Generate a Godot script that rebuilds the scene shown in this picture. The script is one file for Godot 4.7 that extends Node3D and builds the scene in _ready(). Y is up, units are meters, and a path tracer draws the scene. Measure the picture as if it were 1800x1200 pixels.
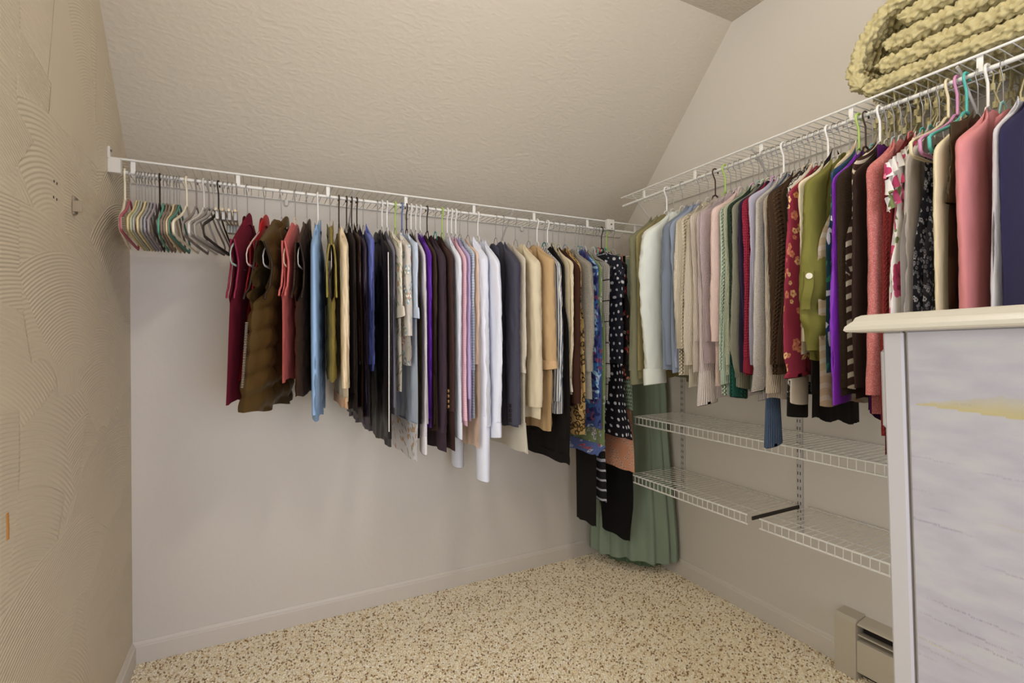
extends Node3D
# A walk-in closet corner: two wire hang-rod shelves loaded with clothes, two slotted-standard shelves, a painted chest.
# Units are metres, y up. The camera stands at the origin looking into the corner of wall_back and wall_right.

const ZB := -2.42    # wall_back face
const XR := 2.01     # wall_right face
const XL := -0.44    # wall_left face
const KNEE := 1.92   # top of the low wall under the slope
const CEIL := 2.755
const ZS := -1.622   # where the slope meets the flat ceiling
const ROD_B := Vector3(0, 1.842, -2.13)
const ROD_R := Vector3(1.705, 1.955, 0)

var rng := RandomNumberGenerator.new()
var cache := {}
var used := {}
var labels := {}


# ---------------------------------------------------------------- settings to tune
const WALL := Color(0.82, 0.79, 0.745)
const SLOPE := Color(0.765, 0.725, 0.655)
const PLASTER := Color(0.79, 0.735, 0.635)
const COMB := 0.6
const THROW := "b8ab7c"
const LAMP := Vector3(0.75, 2.755, -0.55)
const LAMP_COLOR := Color(1.0, 0.99, 0.97)
const LAMP_ENERGY := 0.85
const DAY_1 := [1.0, 1.0, 0.97, 1.35]  # fill from the added window in wall_left, brightens the right side
const DAY_2 := [0.9, 0.92, 1.0, 4.4]  # fill from the added window in wall_front, brightens the back wall
const EXPOSURE := 1.06
const SKY := 0.5
const WZ0 := -1.2
const WZ1 := -0.3
const VX0 := -0.2
const VX1 := 1.5
const WY0 := 0.3
const WY1 := 2.1

func _ready() -> void:
	# camera
	var cam := Camera3D.new()
	cam.name = "camera"
	cam.fov = 68.71
	cam.near = 0.05
	cam.position = Vector3(0, 1.25, 0)
	var yaw := deg_to_rad(27.071)
	var pitch := deg_to_rad(0.06)
	var roll := deg_to_rad(-0.431)
	cam.basis = Basis(Vector3.UP, -yaw) * Basis(Vector3.RIGHT, pitch) * Basis(Vector3.BACK, roll)
	add_child(cam)
	cam.current = true
	# sky, then fill lights in the two added windows
	var we := WorldEnvironment.new()
	we.name = "world_environment"
	var env := Environment.new()
	env.background_mode = Environment.BG_SKY
	var sky := Sky.new()
	var sm := ProceduralSkyMaterial.new()
	sm.sky_top_color = Color(0.55, 0.68, 0.9)
	sm.sky_horizon_color = Color(0.86, 0.9, 0.97)
	sm.ground_bottom_color = Color(0.4, 0.4, 0.38)
	sm.ground_horizon_color = Color(0.8, 0.82, 0.85)
	sm.sky_energy_multiplier = SKY
	sky.sky_material = sm
	env.sky = sky
	env.tonemap_mode = Environment.TONE_MAPPER_LINEAR
	env.tonemap_exposure = EXPOSURE
	env.sdfgi_enabled = true
	env.ssao_enabled = true
	env.ssil_enabled = true
	we.environment = env
	add_child(we)
	for w in [["added_daylight", Vector2(WZ1 - WZ0 - 0.1, WY1 - WY0 - 0.1), Vector3(XL + 0.005, (WY0 + WY1) / 2, (WZ0 + WZ1) / 2), -PI / 2, DAY_1],
			["added_daylight_002", Vector2(VX1 - VX0 - 0.1, WY1 - WY0 - 0.1), Vector3((VX0 + VX1) / 2, (WY0 + WY1) / 2, 1.295), 0.0, DAY_2]]:
		var day := AreaLight3D.new()
		day.name = w[0]
		day.area_size = w[1]
		day.light_color = Color(w[4][0], w[4][1], w[4][2])
		day.light_energy = w[4][3]
		day.shadow_enabled = true
		day.position = w[2]
		day.rotation.y = w[3]
		add_child(day)
	build_lamp()
	build_room()
	build_fittings()
	build_chest()
	build_throw()
	build_empty_hangers()
	build_clothes()

# ---------------------------------------------------------------- geometry helpers

class Geo:
	var v := PackedVector3Array()
	var n := PackedVector3Array()
	var uv := PackedVector2Array()
	var ix := PackedInt32Array()

	func grid(p: PackedVector3Array, q: PackedVector2Array, rows: int, cols: int, wrap := false) -> void:
		var base := v.size()
		var nn := PackedVector3Array()
		nn.resize(p.size())
		for r in rows - 1:
			for c in cols - 1:
				var a := r * cols + c
				var b := a + 1
				var d := a + cols
				var e := d + 1
				var k := (p[e] - p[a]).cross(p[b] - p[d])
				nn[a] += k
				nn[b] += k
				nn[d] += k
				nn[e] += k
				ix.append_array(PackedInt32Array([base + a, base + d, base + b, base + b, base + d, base + e]))
		if wrap:
			for r in rows:
				var s := nn[r * cols] + nn[r * cols + cols - 1]
				nn[r * cols] = s
				nn[r * cols + cols - 1] = s
		for i in nn.size():
			nn[i] = -nn[i].normalized() if nn[i].length_squared() > 0.0 else Vector3.UP
		v.append_array(p)
		uv.append_array(q)
		n.append_array(nn)

	func face(pts: Array) -> void:   # a flat convex polygon, clockwise seen from its front
		var base := v.size()
		var k: Vector3 = -((pts[1] - pts[0]) as Vector3).cross(pts[2] - pts[0]).normalized()
		for i in pts.size():
			var p: Vector3 = pts[i]
			v.append(p)
			n.append(k)
			if absf(k.x) > 0.6:
				uv.append(Vector2(p.z, p.y))
			elif absf(k.y) > 0.6:
				uv.append(Vector2(p.x, p.z))
			else:
				uv.append(Vector2(p.x, p.y))
		for i in range(1, pts.size() - 1):
			ix.append_array(PackedInt32Array([base, base + i, base + i + 1]))

	func box(c: Vector3, s: Vector3, b := 0.002) -> void:   # a box with chamfered edges
		var h := s / 2
		b = minf(b, minf(h.x, minf(h.y, h.z)) * 0.9)
		var P := func(x: float, y: float, z: float, ax: int) -> Vector3:
			var q := Vector3(x * (h.x - (0.0 if ax == 0 else b)), y * (h.y - (0.0 if ax == 1 else b)), z * (h.z - (0.0 if ax == 2 else b)))
			return c + q
		for ax in 3:
			for sg in [-1.0, 1.0]:
				var pts := []
				for t in [[-1, -1], [-1, 1], [1, 1], [1, -1]]:
					var q := [0.0, 0.0, 0.0]
					q[ax] = sg
					q[(ax + 1) % 3] = float(t[0])
					q[(ax + 2) % 3] = float(t[1])
					pts.append(P.call(q[0], q[1], q[2], ax))
				_out(pts, c)
		for ax in 3:
			var u := (ax + 1) % 3
			var w := (ax + 2) % 3
			for su in [-1.0, 1.0]:
				for sw in [-1.0, 1.0]:
					var pts := []
					for t in [[-1.0, u], [1.0, u], [1.0, w], [-1.0, w]]:
						var q := [0.0, 0.0, 0.0]
						q[ax] = t[0]
						q[u] = su
						q[w] = sw
						pts.append(P.call(q[0], q[1], q[2], t[1]))
					_out(pts, c)
		for sx in [-1.0, 1.0]:
			for sy in [-1.0, 1.0]:
				for sz in [-1.0, 1.0]:
					_out([P.call(sx, sy, sz, 0), P.call(sx, sy, sz, 1), P.call(sx, sy, sz, 2)], c)

	func _out(pts: Array, c: Vector3) -> void:
		var k: Vector3 = -((pts[1] - pts[0]) as Vector3).cross(pts[2] - pts[0])
		if k.dot((pts[0] as Vector3) - c) < 0.0:
			pts.reverse()
		face(pts)

	func tube(pts: Array, r: float, sides := 8, closed := false, flat := 1.0, side_dir := Vector3(0, 0, 1), caps := true) -> void:
		# a round or flattened (flat < 1 along side_dir) bar through pts
		var m := pts.size()
		var rows := m + (1 if closed else 0)
		var p := PackedVector3Array()
		var q := PackedVector2Array()
		var along := 0.0
		for i in rows:
			var j := i % m
			var a: Vector3 = pts[(j - 1 + m) % m] if closed or j > 0 else pts[0]
			var b: Vector3 = pts[(j + 1) % m] if closed or j < m - 1 else pts[m - 1]
			var t := (b - a).normalized()
			var sd := (side_dir - t * side_dir.dot(t))
			if sd.length() < 0.05:
				sd = Vector3(1, 0, 0.01) - t * t.x
			sd = sd.normalized()
			var up := t.cross(sd)
			if i > 0:
				along += (pts[j] as Vector3).distance_to(pts[(j - 1 + m) % m])
			for k in sides + 1:
				var w := TAU * k / sides
				p.append((pts[j] as Vector3) + sd * (cos(w) * r * flat) + up * (sin(w) * r))
				q.append(Vector2(k * r * TAU / sides, along))
		grid(p, q, rows, sides + 1, true)
		if caps and not closed:
			for e in [0, rows - 1]:
				var ring := []
				for k in sides:
					ring.append(p[e * (sides + 1) + k])
				_out(ring, (pts[1] if e == 0 else pts[m - 2]) as Vector3)

	func rect_loft(c: Vector3, hx: float, hz: float, prof: Array) -> void:   # stacked rectangles (inset, y): mouldings with mitred corners
		var ring := func(k: int) -> Array:
			var i: float = prof[k][0]
			var y: float = prof[k][1]
			return [c + Vector3(-hx + i, y, -hz + i), c + Vector3(hx - i, y, -hz + i), c + Vector3(hx - i, y, hz - i), c + Vector3(-hx + i, y, hz - i)]
		var mid: Vector3 = c + Vector3(0, (prof[0][1] + prof[-1][1]) / 2.0, 0)
		for k in prof.size() - 1:
			var a: Array = ring.call(k)
			var b: Array = ring.call(k + 1)
			for s in 4:
				_out([a[s], a[(s + 1) % 4], b[(s + 1) % 4], b[s]], mid)
		_out(ring.call(0), mid)
		_out(ring.call(prof.size() - 1), mid)

	func extrude(prof: Array, a: Vector3, b: Vector3, right: Vector3) -> void:   # profile (right, up) points swept from a to b
		var mid := Vector2.ZERO
		for t in prof:
			mid += Vector2(t[0], t[1]) / prof.size()
		var at := func(o: Vector3, t: Array) -> Vector3: return o + right * t[0] + Vector3.UP * t[1]
		var cm := (a + b) / 2 + right * mid.x + Vector3.UP * mid.y
		for i in prof.size():
			var j := (i + 1) % prof.size()
			_out([at.call(a, prof[i]), at.call(a, prof[j]), at.call(b, prof[j]), at.call(b, prof[i])], cm)
		for o in [a, b]:
			var f := []
			for t in prof:
				f.append(at.call(o, t))
			_out(f, cm)

	func mesh() -> ArrayMesh:
		var arr := []
		arr.resize(Mesh.ARRAY_MAX)
		arr[Mesh.ARRAY_VERTEX] = v
		arr[Mesh.ARRAY_NORMAL] = n
		arr[Mesh.ARRAY_TEX_UV] = uv
		arr[Mesh.ARRAY_INDEX] = ix
		var m := ArrayMesh.new()
		m.add_surface_from_arrays(Mesh.PRIMITIVE_TRIANGLES, arr)
		return m

# ---------------------------------------------------------------- naming

func numbered(called: String) -> String:
	var k: int = used.get(called, -1) + 1
	used[called] = k
	return called if k == 0 else "%s_%03d" % [called, k]

func thing(called: String, label: String, category: String, at := Vector3.ZERO, turn := 0.0, group := "") -> Node3D:
	var o := Node3D.new()
	o.name = numbered(called)
	add_child(o, true)
	o.position = at
	o.rotation.y = turn
	tag(o, label, category, group)
	return o

func tag(o: Node3D, label: String, category: String, group := "") -> void:
	if labels.has(label) and group == "":
		push_warning("label twice: " + label)
	labels[label] = true
	o.set_meta("label", label)
	o.set_meta("category", category)
	if group != "":
		o.set_meta("group", group)

func part(called: String, g: Variant, m: Material, parent: Node) -> MeshInstance3D:
	var o := MeshInstance3D.new()
	var num := 0
	o.name = called
	while parent.has_node(NodePath(o.name)):
		num += 1
		o.name = "%s_%03d" % [called, num]
	o.mesh = g.mesh() if g is Geo else g
	o.material_override = m
	o.cast_shadow = GeometryInstance3D.SHADOW_CASTING_SETTING_ON
	parent.add_child(o, true)
	return o

func struct(called: String, g: Variant, m: Material, label: String, category: String) -> MeshInstance3D:
	var o := part(called, g, m, self)
	o.set_meta("kind", "structure")
	tag(o, label, category)
	return o

# ---------------------------------------------------------------- textures and materials

func hx(s: String) -> Color:
	return Color.html(s)

func height_tex(kind: String) -> ImageTexture:
	var key := "h_" + kind
	if cache.has(key):
		return cache[key]
	var N := 128
	var data := PackedFloat32Array()
	data.resize(N * N)
	var fn := FastNoiseLite.new()
	fn.seed = 7
	fn.noise_type = FastNoiseLite.TYPE_SIMPLEX
	fn.frequency = 0.09
	if kind == "boucle" or kind == "fleece":
		fn.noise_type = FastNoiseLite.TYPE_CELLULAR
		fn.frequency = 0.12
	for y in N:
		for x in N:
			var u := float(x) / N
			var w := float(y) / N
			var h := 0.5
			match kind:
				"weave":
					h = 0.5 + 0.25 * sin(u * TAU * 32) * sin(w * TAU * 32)
				"rib":
					h = absf(sin(u * PI * 12)) * (0.8 + 0.2 * absf(sin(w * PI * 24)))
				"knit":
					var cu := fposmod(u * 8, 1.0) - 0.5
					h = absf(sin((w * 16 + absf(cu) * 1.4) * PI)) * (1.0 - 1.6 * cu * cu) * (0.35 if absf(cu) < 0.08 else 1.0)
				"cable":
					var cb := fposmod(u * 2, 1.0)
					if cb < 0.62:
						var ph := sin((w * 4) * TAU) * 0.12
						var d1 := absf(cb - 0.31 - ph)
						var d2 := absf(cb - 0.31 + ph)
						h = maxf(1.0 - d1 * 7.0, 1.0 - d2 * 7.0)
						h = clampf(h, 0.15, 1.0) - 0.15 * absf(sin((w * 32 + cb * 8) * PI))
					else:
						h = 0.45 * absf(sin(u * PI * 24))
				"waffle":
					h = maxf(absf(sin(u * PI * 10)), absf(sin(w * PI * 10)))
					h = h * h
				"denim":
					h = 0.5 + 0.3 * sin((u + w) * TAU * 24)
				_:
					h = 0.5 + 0.5 * fn.get_noise_2d(x, y)
			data[y * N + x] = h
	var im := Image.create_from_data(N, N, false, Image.FORMAT_RF, data.to_byte_array())
	cache[key] = ImageTexture.create_from_image(im)
	return cache[key]

func mat(color: Color, rough := 0.6, metal := 0.0, spec := 0.5) -> StandardMaterial3D:
	var key := "m%s_%.2f_%.2f_%.2f" % [color.to_html(), rough, metal, spec]
	if cache.has(key):
		return cache[key]
	var m := StandardMaterial3D.new()
	m.albedo_color = color
	m.roughness = rough
	m.metallic = metal
	m.metallic_specular = spec
	cache[key] = m
	return m

# height kind -> [metres per texture tile, relief cm, roughness, sheen]
const FAB := {
	"weave": [0.06, 0.012, 0.85, 0.05], "satin": [0.06, 0.003, 0.36, 0.04], "rib": [0.07, 0.2, 0.9, 0.1], "knit": [0.075, 0.25, 0.92, 0.1],
	"cable": [0.11, 0.7, 0.92, 0.1], "waffle": [0.09, 0.35, 0.92, 0.1], "boucle": [0.07, 0.35, 0.95, 0.12], "fleece": [0.05, 0.06, 0.95, 0.1],
	"denim": [0.05, 0.02, 0.85, 0.05], "nylon": [0.05, 0.004, 0.4, 0.03], "crepe": [0.05, 0.03, 0.75, 0.05]}

func fab(kind: String, color: String, pr := "") -> StandardMaterial3D:
	var key := "f%s_%s_%s" % [kind, color, pr]
	if cache.has(key):
		return cache[key]
	var f: Array = FAB[kind]
	var m := StandardMaterial3D.new()
	m.roughness = f[2]
	m.metallic_specular = 0.35
	m.rim_enabled = true
	m.rim = f[3]
	m.rim_tint = 0.7
	var hk: String = {"satin": "weave", "nylon": "weave", "crepe": "fleece"}.get(kind, kind)
	if pr != "":
		var size := 0.3
		m.albedo_texture = print_tex(pr, hx(color))
		m.uv1_scale = Vector3(1.0 / size, 1.0 / size, 1)
		f = [size, f[1] * 2.0, f[2], f[3]]
	else:
		m.albedo_color = hx(color)
		m.uv1_scale = Vector3(1.0 / f[0], 1.0 / f[0], 1)
		m.heightmap_enabled = true
		m.heightmap_texture = height_tex(hk)
		m.heightmap_scale = f[1]
	cache[key] = m
	return m

func disc(im: Image, cx: float, cy: float, r: float, c: Color, sx := 1.0, rot := 0.0) -> void:
	var n := im.get_width()
	var R := int(ceil(r * maxf(1.0, sx)))
	var co := cos(rot)
	var si := sin(rot)
	for y in range(-R, R + 1):
		for x in range(-R, R + 1):
			var a := (x * co + y * si) / sx
			var b := -x * si + y * co
			if a * a + b * b <= r * r:
				im.set_pixel(posmod(int(cx) + x, n), posmod(int(cy) + y, n), c)

func flower(im: Image, cx: float, cy: float, r: float, petal: Color, core: Color, k := 5) -> void:
	var t0 := rng.randf() * TAU
	for i in k:
		var t := t0 + TAU * i / k
		disc(im, cx + cos(t) * r * 0.6, cy + sin(t) * r * 0.6, r * 0.48, petal if i % 2 else petal.darkened(0.12))
	disc(im, cx, cy, r * 0.28, core)

func print_tex(name_: String, base: Color) -> ImageTexture:
	var key := "p_" + name_ + base.to_html()
	if cache.has(key):
		return cache[key]
	var N := 256
	rng.seed = hash(name_)
	var im := Image.create(N, N, false, Image.FORMAT_RGB8)
	im.fill(base)
	var P := func() -> Vector2: return Vector2(rng.randi_range(0, N - 1), rng.randi_range(0, N - 1))
	match name_:
		"pinstripe_blue", "stripe_brown", "stripe_wide", "pinstripe_grey", "stripe_bars":
			var st: Array = {"pinstripe_blue": [13, 5, "46566e"], "stripe_brown": [26, 3, "8f7650"], "stripe_wide": [32, 10, "e2d3c2"], "pinstripe_grey": [10, 2, "b9a9b8"], "stripe_bars": [42, 9, "c9c9d2"]}[name_]
			var x := 0
			while x < N:
				if name_ == "stripe_wide" or name_ == "stripe_bars":
					im.fill_rect(Rect2i(0, x, N, st[1]), hx(st[2]))
				else:
					im.fill_rect(Rect2i(x, 0, st[1], N), hx(st[2]))
				x += st[0]
		"gingham", "plaid":
			var c1 := hx("98a5b8") if name_ == "gingham" else hx("7d7870")
			var step := 10 if name_ == "gingham" else 6
			for y in N:
				for x in N:
					if name_ == "gingham":
						var k := int((x / 5) % 2 == 0) + int((y / 5) % 2 == 0)
						if k:
							im.set_pixel(x, y, base.lerp(c1, 0.5 * k))
					else:
						var band := (x % 128) < 52
						if band and x % 8 < 4 and (y % 6) < 3 or (y % 85 < 4):
							im.set_pixel(x, y, hx("2c2723"))
						elif not band and (x + y) % 3 == 0:
							im.set_pixel(x, y, c1)
		"dots_pink":
			for y in range(0, N, 8):
				for x in range(0, N, 8):
					disc(im, x + 4 * ((y / 8) % 2), y, 1.3, hx("e3707f"))
		"polka":
			for y in range(0, N, 32):
				for x in range(0, N, 32):
					disc(im, x + 16 * ((y / 32) % 2) + rng.randi_range(-3, 3), y + rng.randi_range(-3, 3), rng.randf_range(5.0, 7.5), hx("d9d9df"))
		"leopard":
			for i in 90:
				var p: Vector2 = P.call()
				disc(im, p.x, p.y, 10, hx("3a2917"), 1.3, rng.randf() * 3)
				disc(im, p.x, p.y, 6, hx("b08b4f"), 1.3, rng.randf() * 3)
		"tweed", "specks":
			for i in 9000:
				var p: Vector2 = P.call()
				im.set_pixel(int(p.x), int(p.y), base.lerp(Color.BLACK if rng.randf() < 0.6 else Color.WHITE, rng.randf_range(0.1, 0.5)))
		"paisley":
			for i in 70:
				var p: Vector2 = P.call()
				var c := hx(["c98d80", "8fa9b3", "a9a58d", "d7b9ae", "7d98a8"][rng.randi() % 5])
				disc(im, p.x, p.y, 8, c, 1.6, rng.randf() * 3)
				disc(im, p.x, p.y, 4, hx("efe7dc"), 1.6, rng.randf() * 3)
		"botanic":
			for i in 60:
				var p: Vector2 = P.call()
				disc(im, p.x, p.y, 3, hx("9c9a78"), 4.0, rng.randf_range(0.3, 1.2))
			for i in 12:
				var p: Vector2 = P.call()
				flower(im, p.x, p.y, 10, hx("d6b28c"), hx("a77a5c"))
		"pink_floral":
			for i in 26:
				var p: Vector2 = P.call()
				disc(im, p.x, p.y, 5, hx("6f7a4a"), 2.6, rng.randf() * 3)
			for i in 13:
				var p: Vector2 = P.call()
				flower(im, p.x, p.y, rng.randf_range(18, 34), hx(["d0587e", "c9476c", "dd7f98"][rng.randi() % 3]), hx("8d2f45"))
		"wine_floral":
			for i in 60:
				var p: Vector2 = P.call()
				flower(im, p.x, p.y, rng.randf_range(6, 11), hx(["e0a25f", "d88a66", "eec48a"][rng.randi() % 3]), hx("b2543f"))
		"dark_floral", "dark_floral_red", "navy_floral":
			for i in 70:
				var p: Vector2 = P.call()
				var set_: Array = {"dark_floral": ["c9c3b8", "8e8fa3", "d8d5cf"], "dark_floral_red": ["b5333d", "d07b66", "cfc5ae"], "navy_floral": ["5d7fc0", "c0606a", "c7cfe2"]}[name_]
				flower(im, p.x, p.y, rng.randf_range(5, 10), hx(set_[rng.randi() % 3]), hx("3a3430"), 4)
		"small_floral":
			for i in 420:
				var p: Vector2 = P.call()
				flower(im, p.x, p.y, rng.randf_range(2.5, 5.5), hx(["c9c7cf", "a4a2ad", "e6e4e6"][rng.randi() % 3]), hx("25222a"), 5)
		"dashes":
			for i in 420:
				var p: Vector2 = P.call()
				disc(im, p.x, p.y, 1.7, hx("d9d2c6"), 3.6, 0.4 + 0.9 * float(rng.randi() % 2))
		"tropical":
			for i in 40:
				var p: Vector2 = P.call()
				disc(im, p.x, p.y, 7, hx(["1f5a46", "dfe3e2", "2f7a5c", "27406b"][rng.randi() % 4]), 4.0, rng.randf() * 3)
		"watercolor":
			for i in 150:
				var p: Vector2 = P.call()
				disc(im, p.x, p.y, rng.randf_range(3, 10), hx(["3e78b4", "9fc0d6", "8a4a6c", "2a2f63", "30336b"][rng.randi() % 5]), 2.2, rng.randf() * 3)
		"smock":
			for y in range(0, N, 16):
				for x in range(0, N, 8):
					disc(im, x + 4 * ((y / 16) % 2), y + rng.randi_range(-2, 2), 2.6, hx("3f4a3c"), 2.0, 1.57)
		"lace":
			for i in 160:
				var p: Vector2 = P.call()
				flower(im, p.x, p.y, 8, base.lightened(0.2), base.darkened(0.35), 6)
		"zebra":
			for y in N:
				for x in N:
					if sin((y + 10.0 * sin(x * TAU / 128)) * TAU / 32) > 0.3:
						im.set_pixel(x, y, hx("cdbfa8"))
		"melange":
			for i in 14000:
				var p: Vector2 = P.call()
				im.set_pixel(int(p.x), int(p.y), base.lerp(hx("f0ded8"), rng.randf_range(0.2, 0.75)))
		"plastered":
			pass
	cache[key] = ImageTexture.create_from_image(im)
	return cache[key]

func noise_height(freq: float, seed_: int, stretch := 1.0, size := 256, ridged := false) -> ImageTexture:
	var fn := FastNoiseLite.new()
	fn.seed = seed_
	fn.noise_type = FastNoiseLite.TYPE_SIMPLEX_SMOOTH
	fn.frequency = freq
	fn.fractal_type = FastNoiseLite.FRACTAL_RIDGED if ridged else FastNoiseLite.FRACTAL_FBM
	fn.fractal_octaves = 3
	var d := PackedFloat32Array()
	d.resize(size * size)
	for y in size:
		for x in size:
			# blended over the edges so that it tiles
			var a := float(x) / size
			var h0 := fn.get_noise_2d(x, y * stretch)
			var h1 := fn.get_noise_2d(x - size, y * stretch)
			d[y * size + x] = 0.5 + 0.5 * lerpf(h0, h1, a)
	return ImageTexture.create_from_image(Image.create_from_data(size, size, false, Image.FORMAT_RF, d.to_byte_array()))

# ---------------------------------------------------------------- hangers

const HOOK_R := 0.0165

func hook_points(stem: float, r := 0.0016) -> Array:
	var drop := HOOK_R - r - 0.0069
	var p := [Vector3(0, stem, 0), Vector3(0, stem * 0.6, 0), Vector3(0.001, -0.038, 0), Vector3(0.008, -0.026, 0)]
	for i in 12:
		var a := deg_to_rad(-35.0 + 225.0 * i / 11.0)
		p.append(Vector3(cos(a) * HOOK_R, -drop + sin(a) * HOOK_R, 0))
	return p

func loop_points(w: float, s: float, bar: float) -> Array:   # the closed outline of a contoured hanger
	var half := [Vector3(0.0, -0.097, 0), Vector3(0.018, -0.101, 0), Vector3(0.045, -0.125, 0), Vector3(0.09, -0.15, 0), Vector3(w * 0.72, -0.15 - s * 0.45, 0), Vector3(w * 0.92, -0.15 - s * 0.78, 0), Vector3(w, -0.15 - s, 0), Vector3(w * 0.985, bar + 0.008, 0), Vector3(w * 0.94, bar, 0), Vector3(w * 0.5, bar - 0.002, 0)]
	var p: Array = half.duplicate()
	p.append(Vector3(0, bar - 0.003, 0))
	for i in range(half.size() - 1, 0, -1):
		p.append(Vector3(-half[i].x, half[i].y, 0))
	return p

func worn_points(w: float, slope: float) -> Array:   # the outline of a hanger that carries a garment, just under its shoulder seams
	var y := func(u: float) -> float: return YN - 0.05 - maxf(0.0, u - 0.07) * slope
	var e: float = y.call(w)
	var half := [Vector3(0.0, -0.1, 0), Vector3(0.013, -0.106, 0), Vector3(0.03, YN - 0.03, 0), Vector3(minf(0.06, w * 0.62), YN - 0.052, 0), Vector3(w * 0.7, y.call(w * 0.7), 0), Vector3(w * 0.94, y.call(w * 0.94), 0), Vector3(w, e - 0.012, 0), Vector3(w * 0.98, e - 0.036, 0), Vector3(w * 0.92, e - 0.044, 0), Vector3(w * 0.5, e - 0.046, 0)]
	var p: Array = half.duplicate()
	p.append(Vector3(0, e - 0.047, 0))
	for i in range(half.size() - 1, 0, -1):
		p.append(Vector3(-half[i].x, half[i].y, 0))
	return p

func hanger_meshes(kind: String, w := 0.2, slope := -1.0) -> Array:   # [[part, mesh, "metal" or "body"], ...]
	var key := "hanger_%s_%.3f_%.2f" % [kind, w, slope]
	var worn := slope >= 0.0
	var loop := worn_points(w, slope) if worn else loop_points(0.2, 0.05, -0.232)
	if cache.has(key):
		return cache[key]
	var out := []
	var g := Geo.new()
	var b := Geo.new()
	match kind:
		"slim":
			g.tube(hook_points(-0.1), 0.0016, 6)
			b.tube(loop, 0.0042 if worn else 0.0058, 6, true, 0.4 if worn else 0.6)
			out = [["hook", g.mesh(), "metal"], ["frame", b.mesh(), "body"]]
		"velvet":
			g.tube(hook_points(-0.1, 0.0028), 0.0028, 6)
			b.tube(loop, 0.0044 if worn else 0.0058, 6, true, 0.4 if worn else 0.5)
			out = [["hook", g.mesh(), "body"], ["frame", b.mesh(), "body"]]
		"tubular":
			g.tube(hook_points(-0.1, 0.0036), 0.0036, 7)
			b.tube(loop, 0.0034 if worn else 0.0044, 7, true, 0.6 if worn else 1.0)
			out = [["hook", g.mesh(), "body"], ["frame", b.mesh(), "body"]]
		"wire":
			g.tube(hook_points(-0.1), 0.0013, 5)
			b.tube(loop, 0.0013, 5, true)
			out = [["hook", g.mesh(), "metal"], ["frame", b.mesh(), "metal"]]
		"wood":
			g.tube(hook_points(-0.11), 0.0017, 6)
			var pts := []
			for i in 13:
				var u := -w + 2.0 * w * i / 12.0
				pts.append(Vector3(u, (YN - 0.03 - maxf(0.0, absf(u) - 0.05) * slope) if worn else -0.112 - 0.075 * pow(absf(u) / 0.21, 1.5), 0))
			b.tube(pts, 0.009, 8, false, 0.35 if worn else 0.6)
			out = [["hook", g.mesh(), "metal"], ["frame", b.mesh(), "body"]]
		"clip":
			g.tube(hook_points(-0.1), 0.0017, 6)
			b.tube([Vector3(0, -0.095, 0), Vector3(0, -0.12, 0)], 0.008, 8, false, 0.6)
			b.tube([Vector3(-0.15, -0.128, 0), Vector3(0, -0.122, 0), Vector3(0.15, -0.128, 0)], 0.0055, 7, false, 0.7)
			out = [["hook", g.mesh(), "metal"], ["frame", b.mesh(), "body"]]
			for s in [-1.0, 1.0]:
				var c := Geo.new()
				c.box(Vector3(s * 0.115, -0.143, 0), Vector3(0.03, 0.034, 0.0125), 0.002)
				c.tube([Vector3(s * 0.115 - 0.013, -0.126, 0.006), Vector3(s * 0.115 + 0.013, -0.126, 0.006)], 0.003, 6)
				out.append(["clip", c.mesh(), "metal"])
	cache[key] = out
	return out

func hanger(kind: String, color: String, at: Vector3, turn: float, label: String, group := "", w := 0.2, slope := -1.0) -> Node3D:
	var t := thing("clothes_hanger", label, "hanger", at, turn, group)
	var chrome := mat(Color(0.62, 0.61, 0.6), 0.32, 0.9)
	var body := mat(hx(color), 0.85 if kind == "velvet" or kind == "slim" else 0.45)
	for p in hanger_meshes(kind, w, slope):
		part(p[0], p[1], chrome if p[2] == "metal" else body, t)
	return t

# ---------------------------------------------------------------- garments

var folds := FastNoiseLite.new()

const YN := -0.125   # height of a garment's neck below the rod

func pw(list: Array, t: float) -> float:   # piecewise values [[t, v], ...], smoothed
	for i in list.size() - 1:
		if t <= list[i + 1][0]:
			var f := clampf((t - list[i][0]) / maxf(1e-5, list[i + 1][0] - list[i][0]), 0, 1)
			return lerpf(list[i][1], list[i + 1][1], f * f * (3 - 2 * f))
	return list[-1][1]

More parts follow.
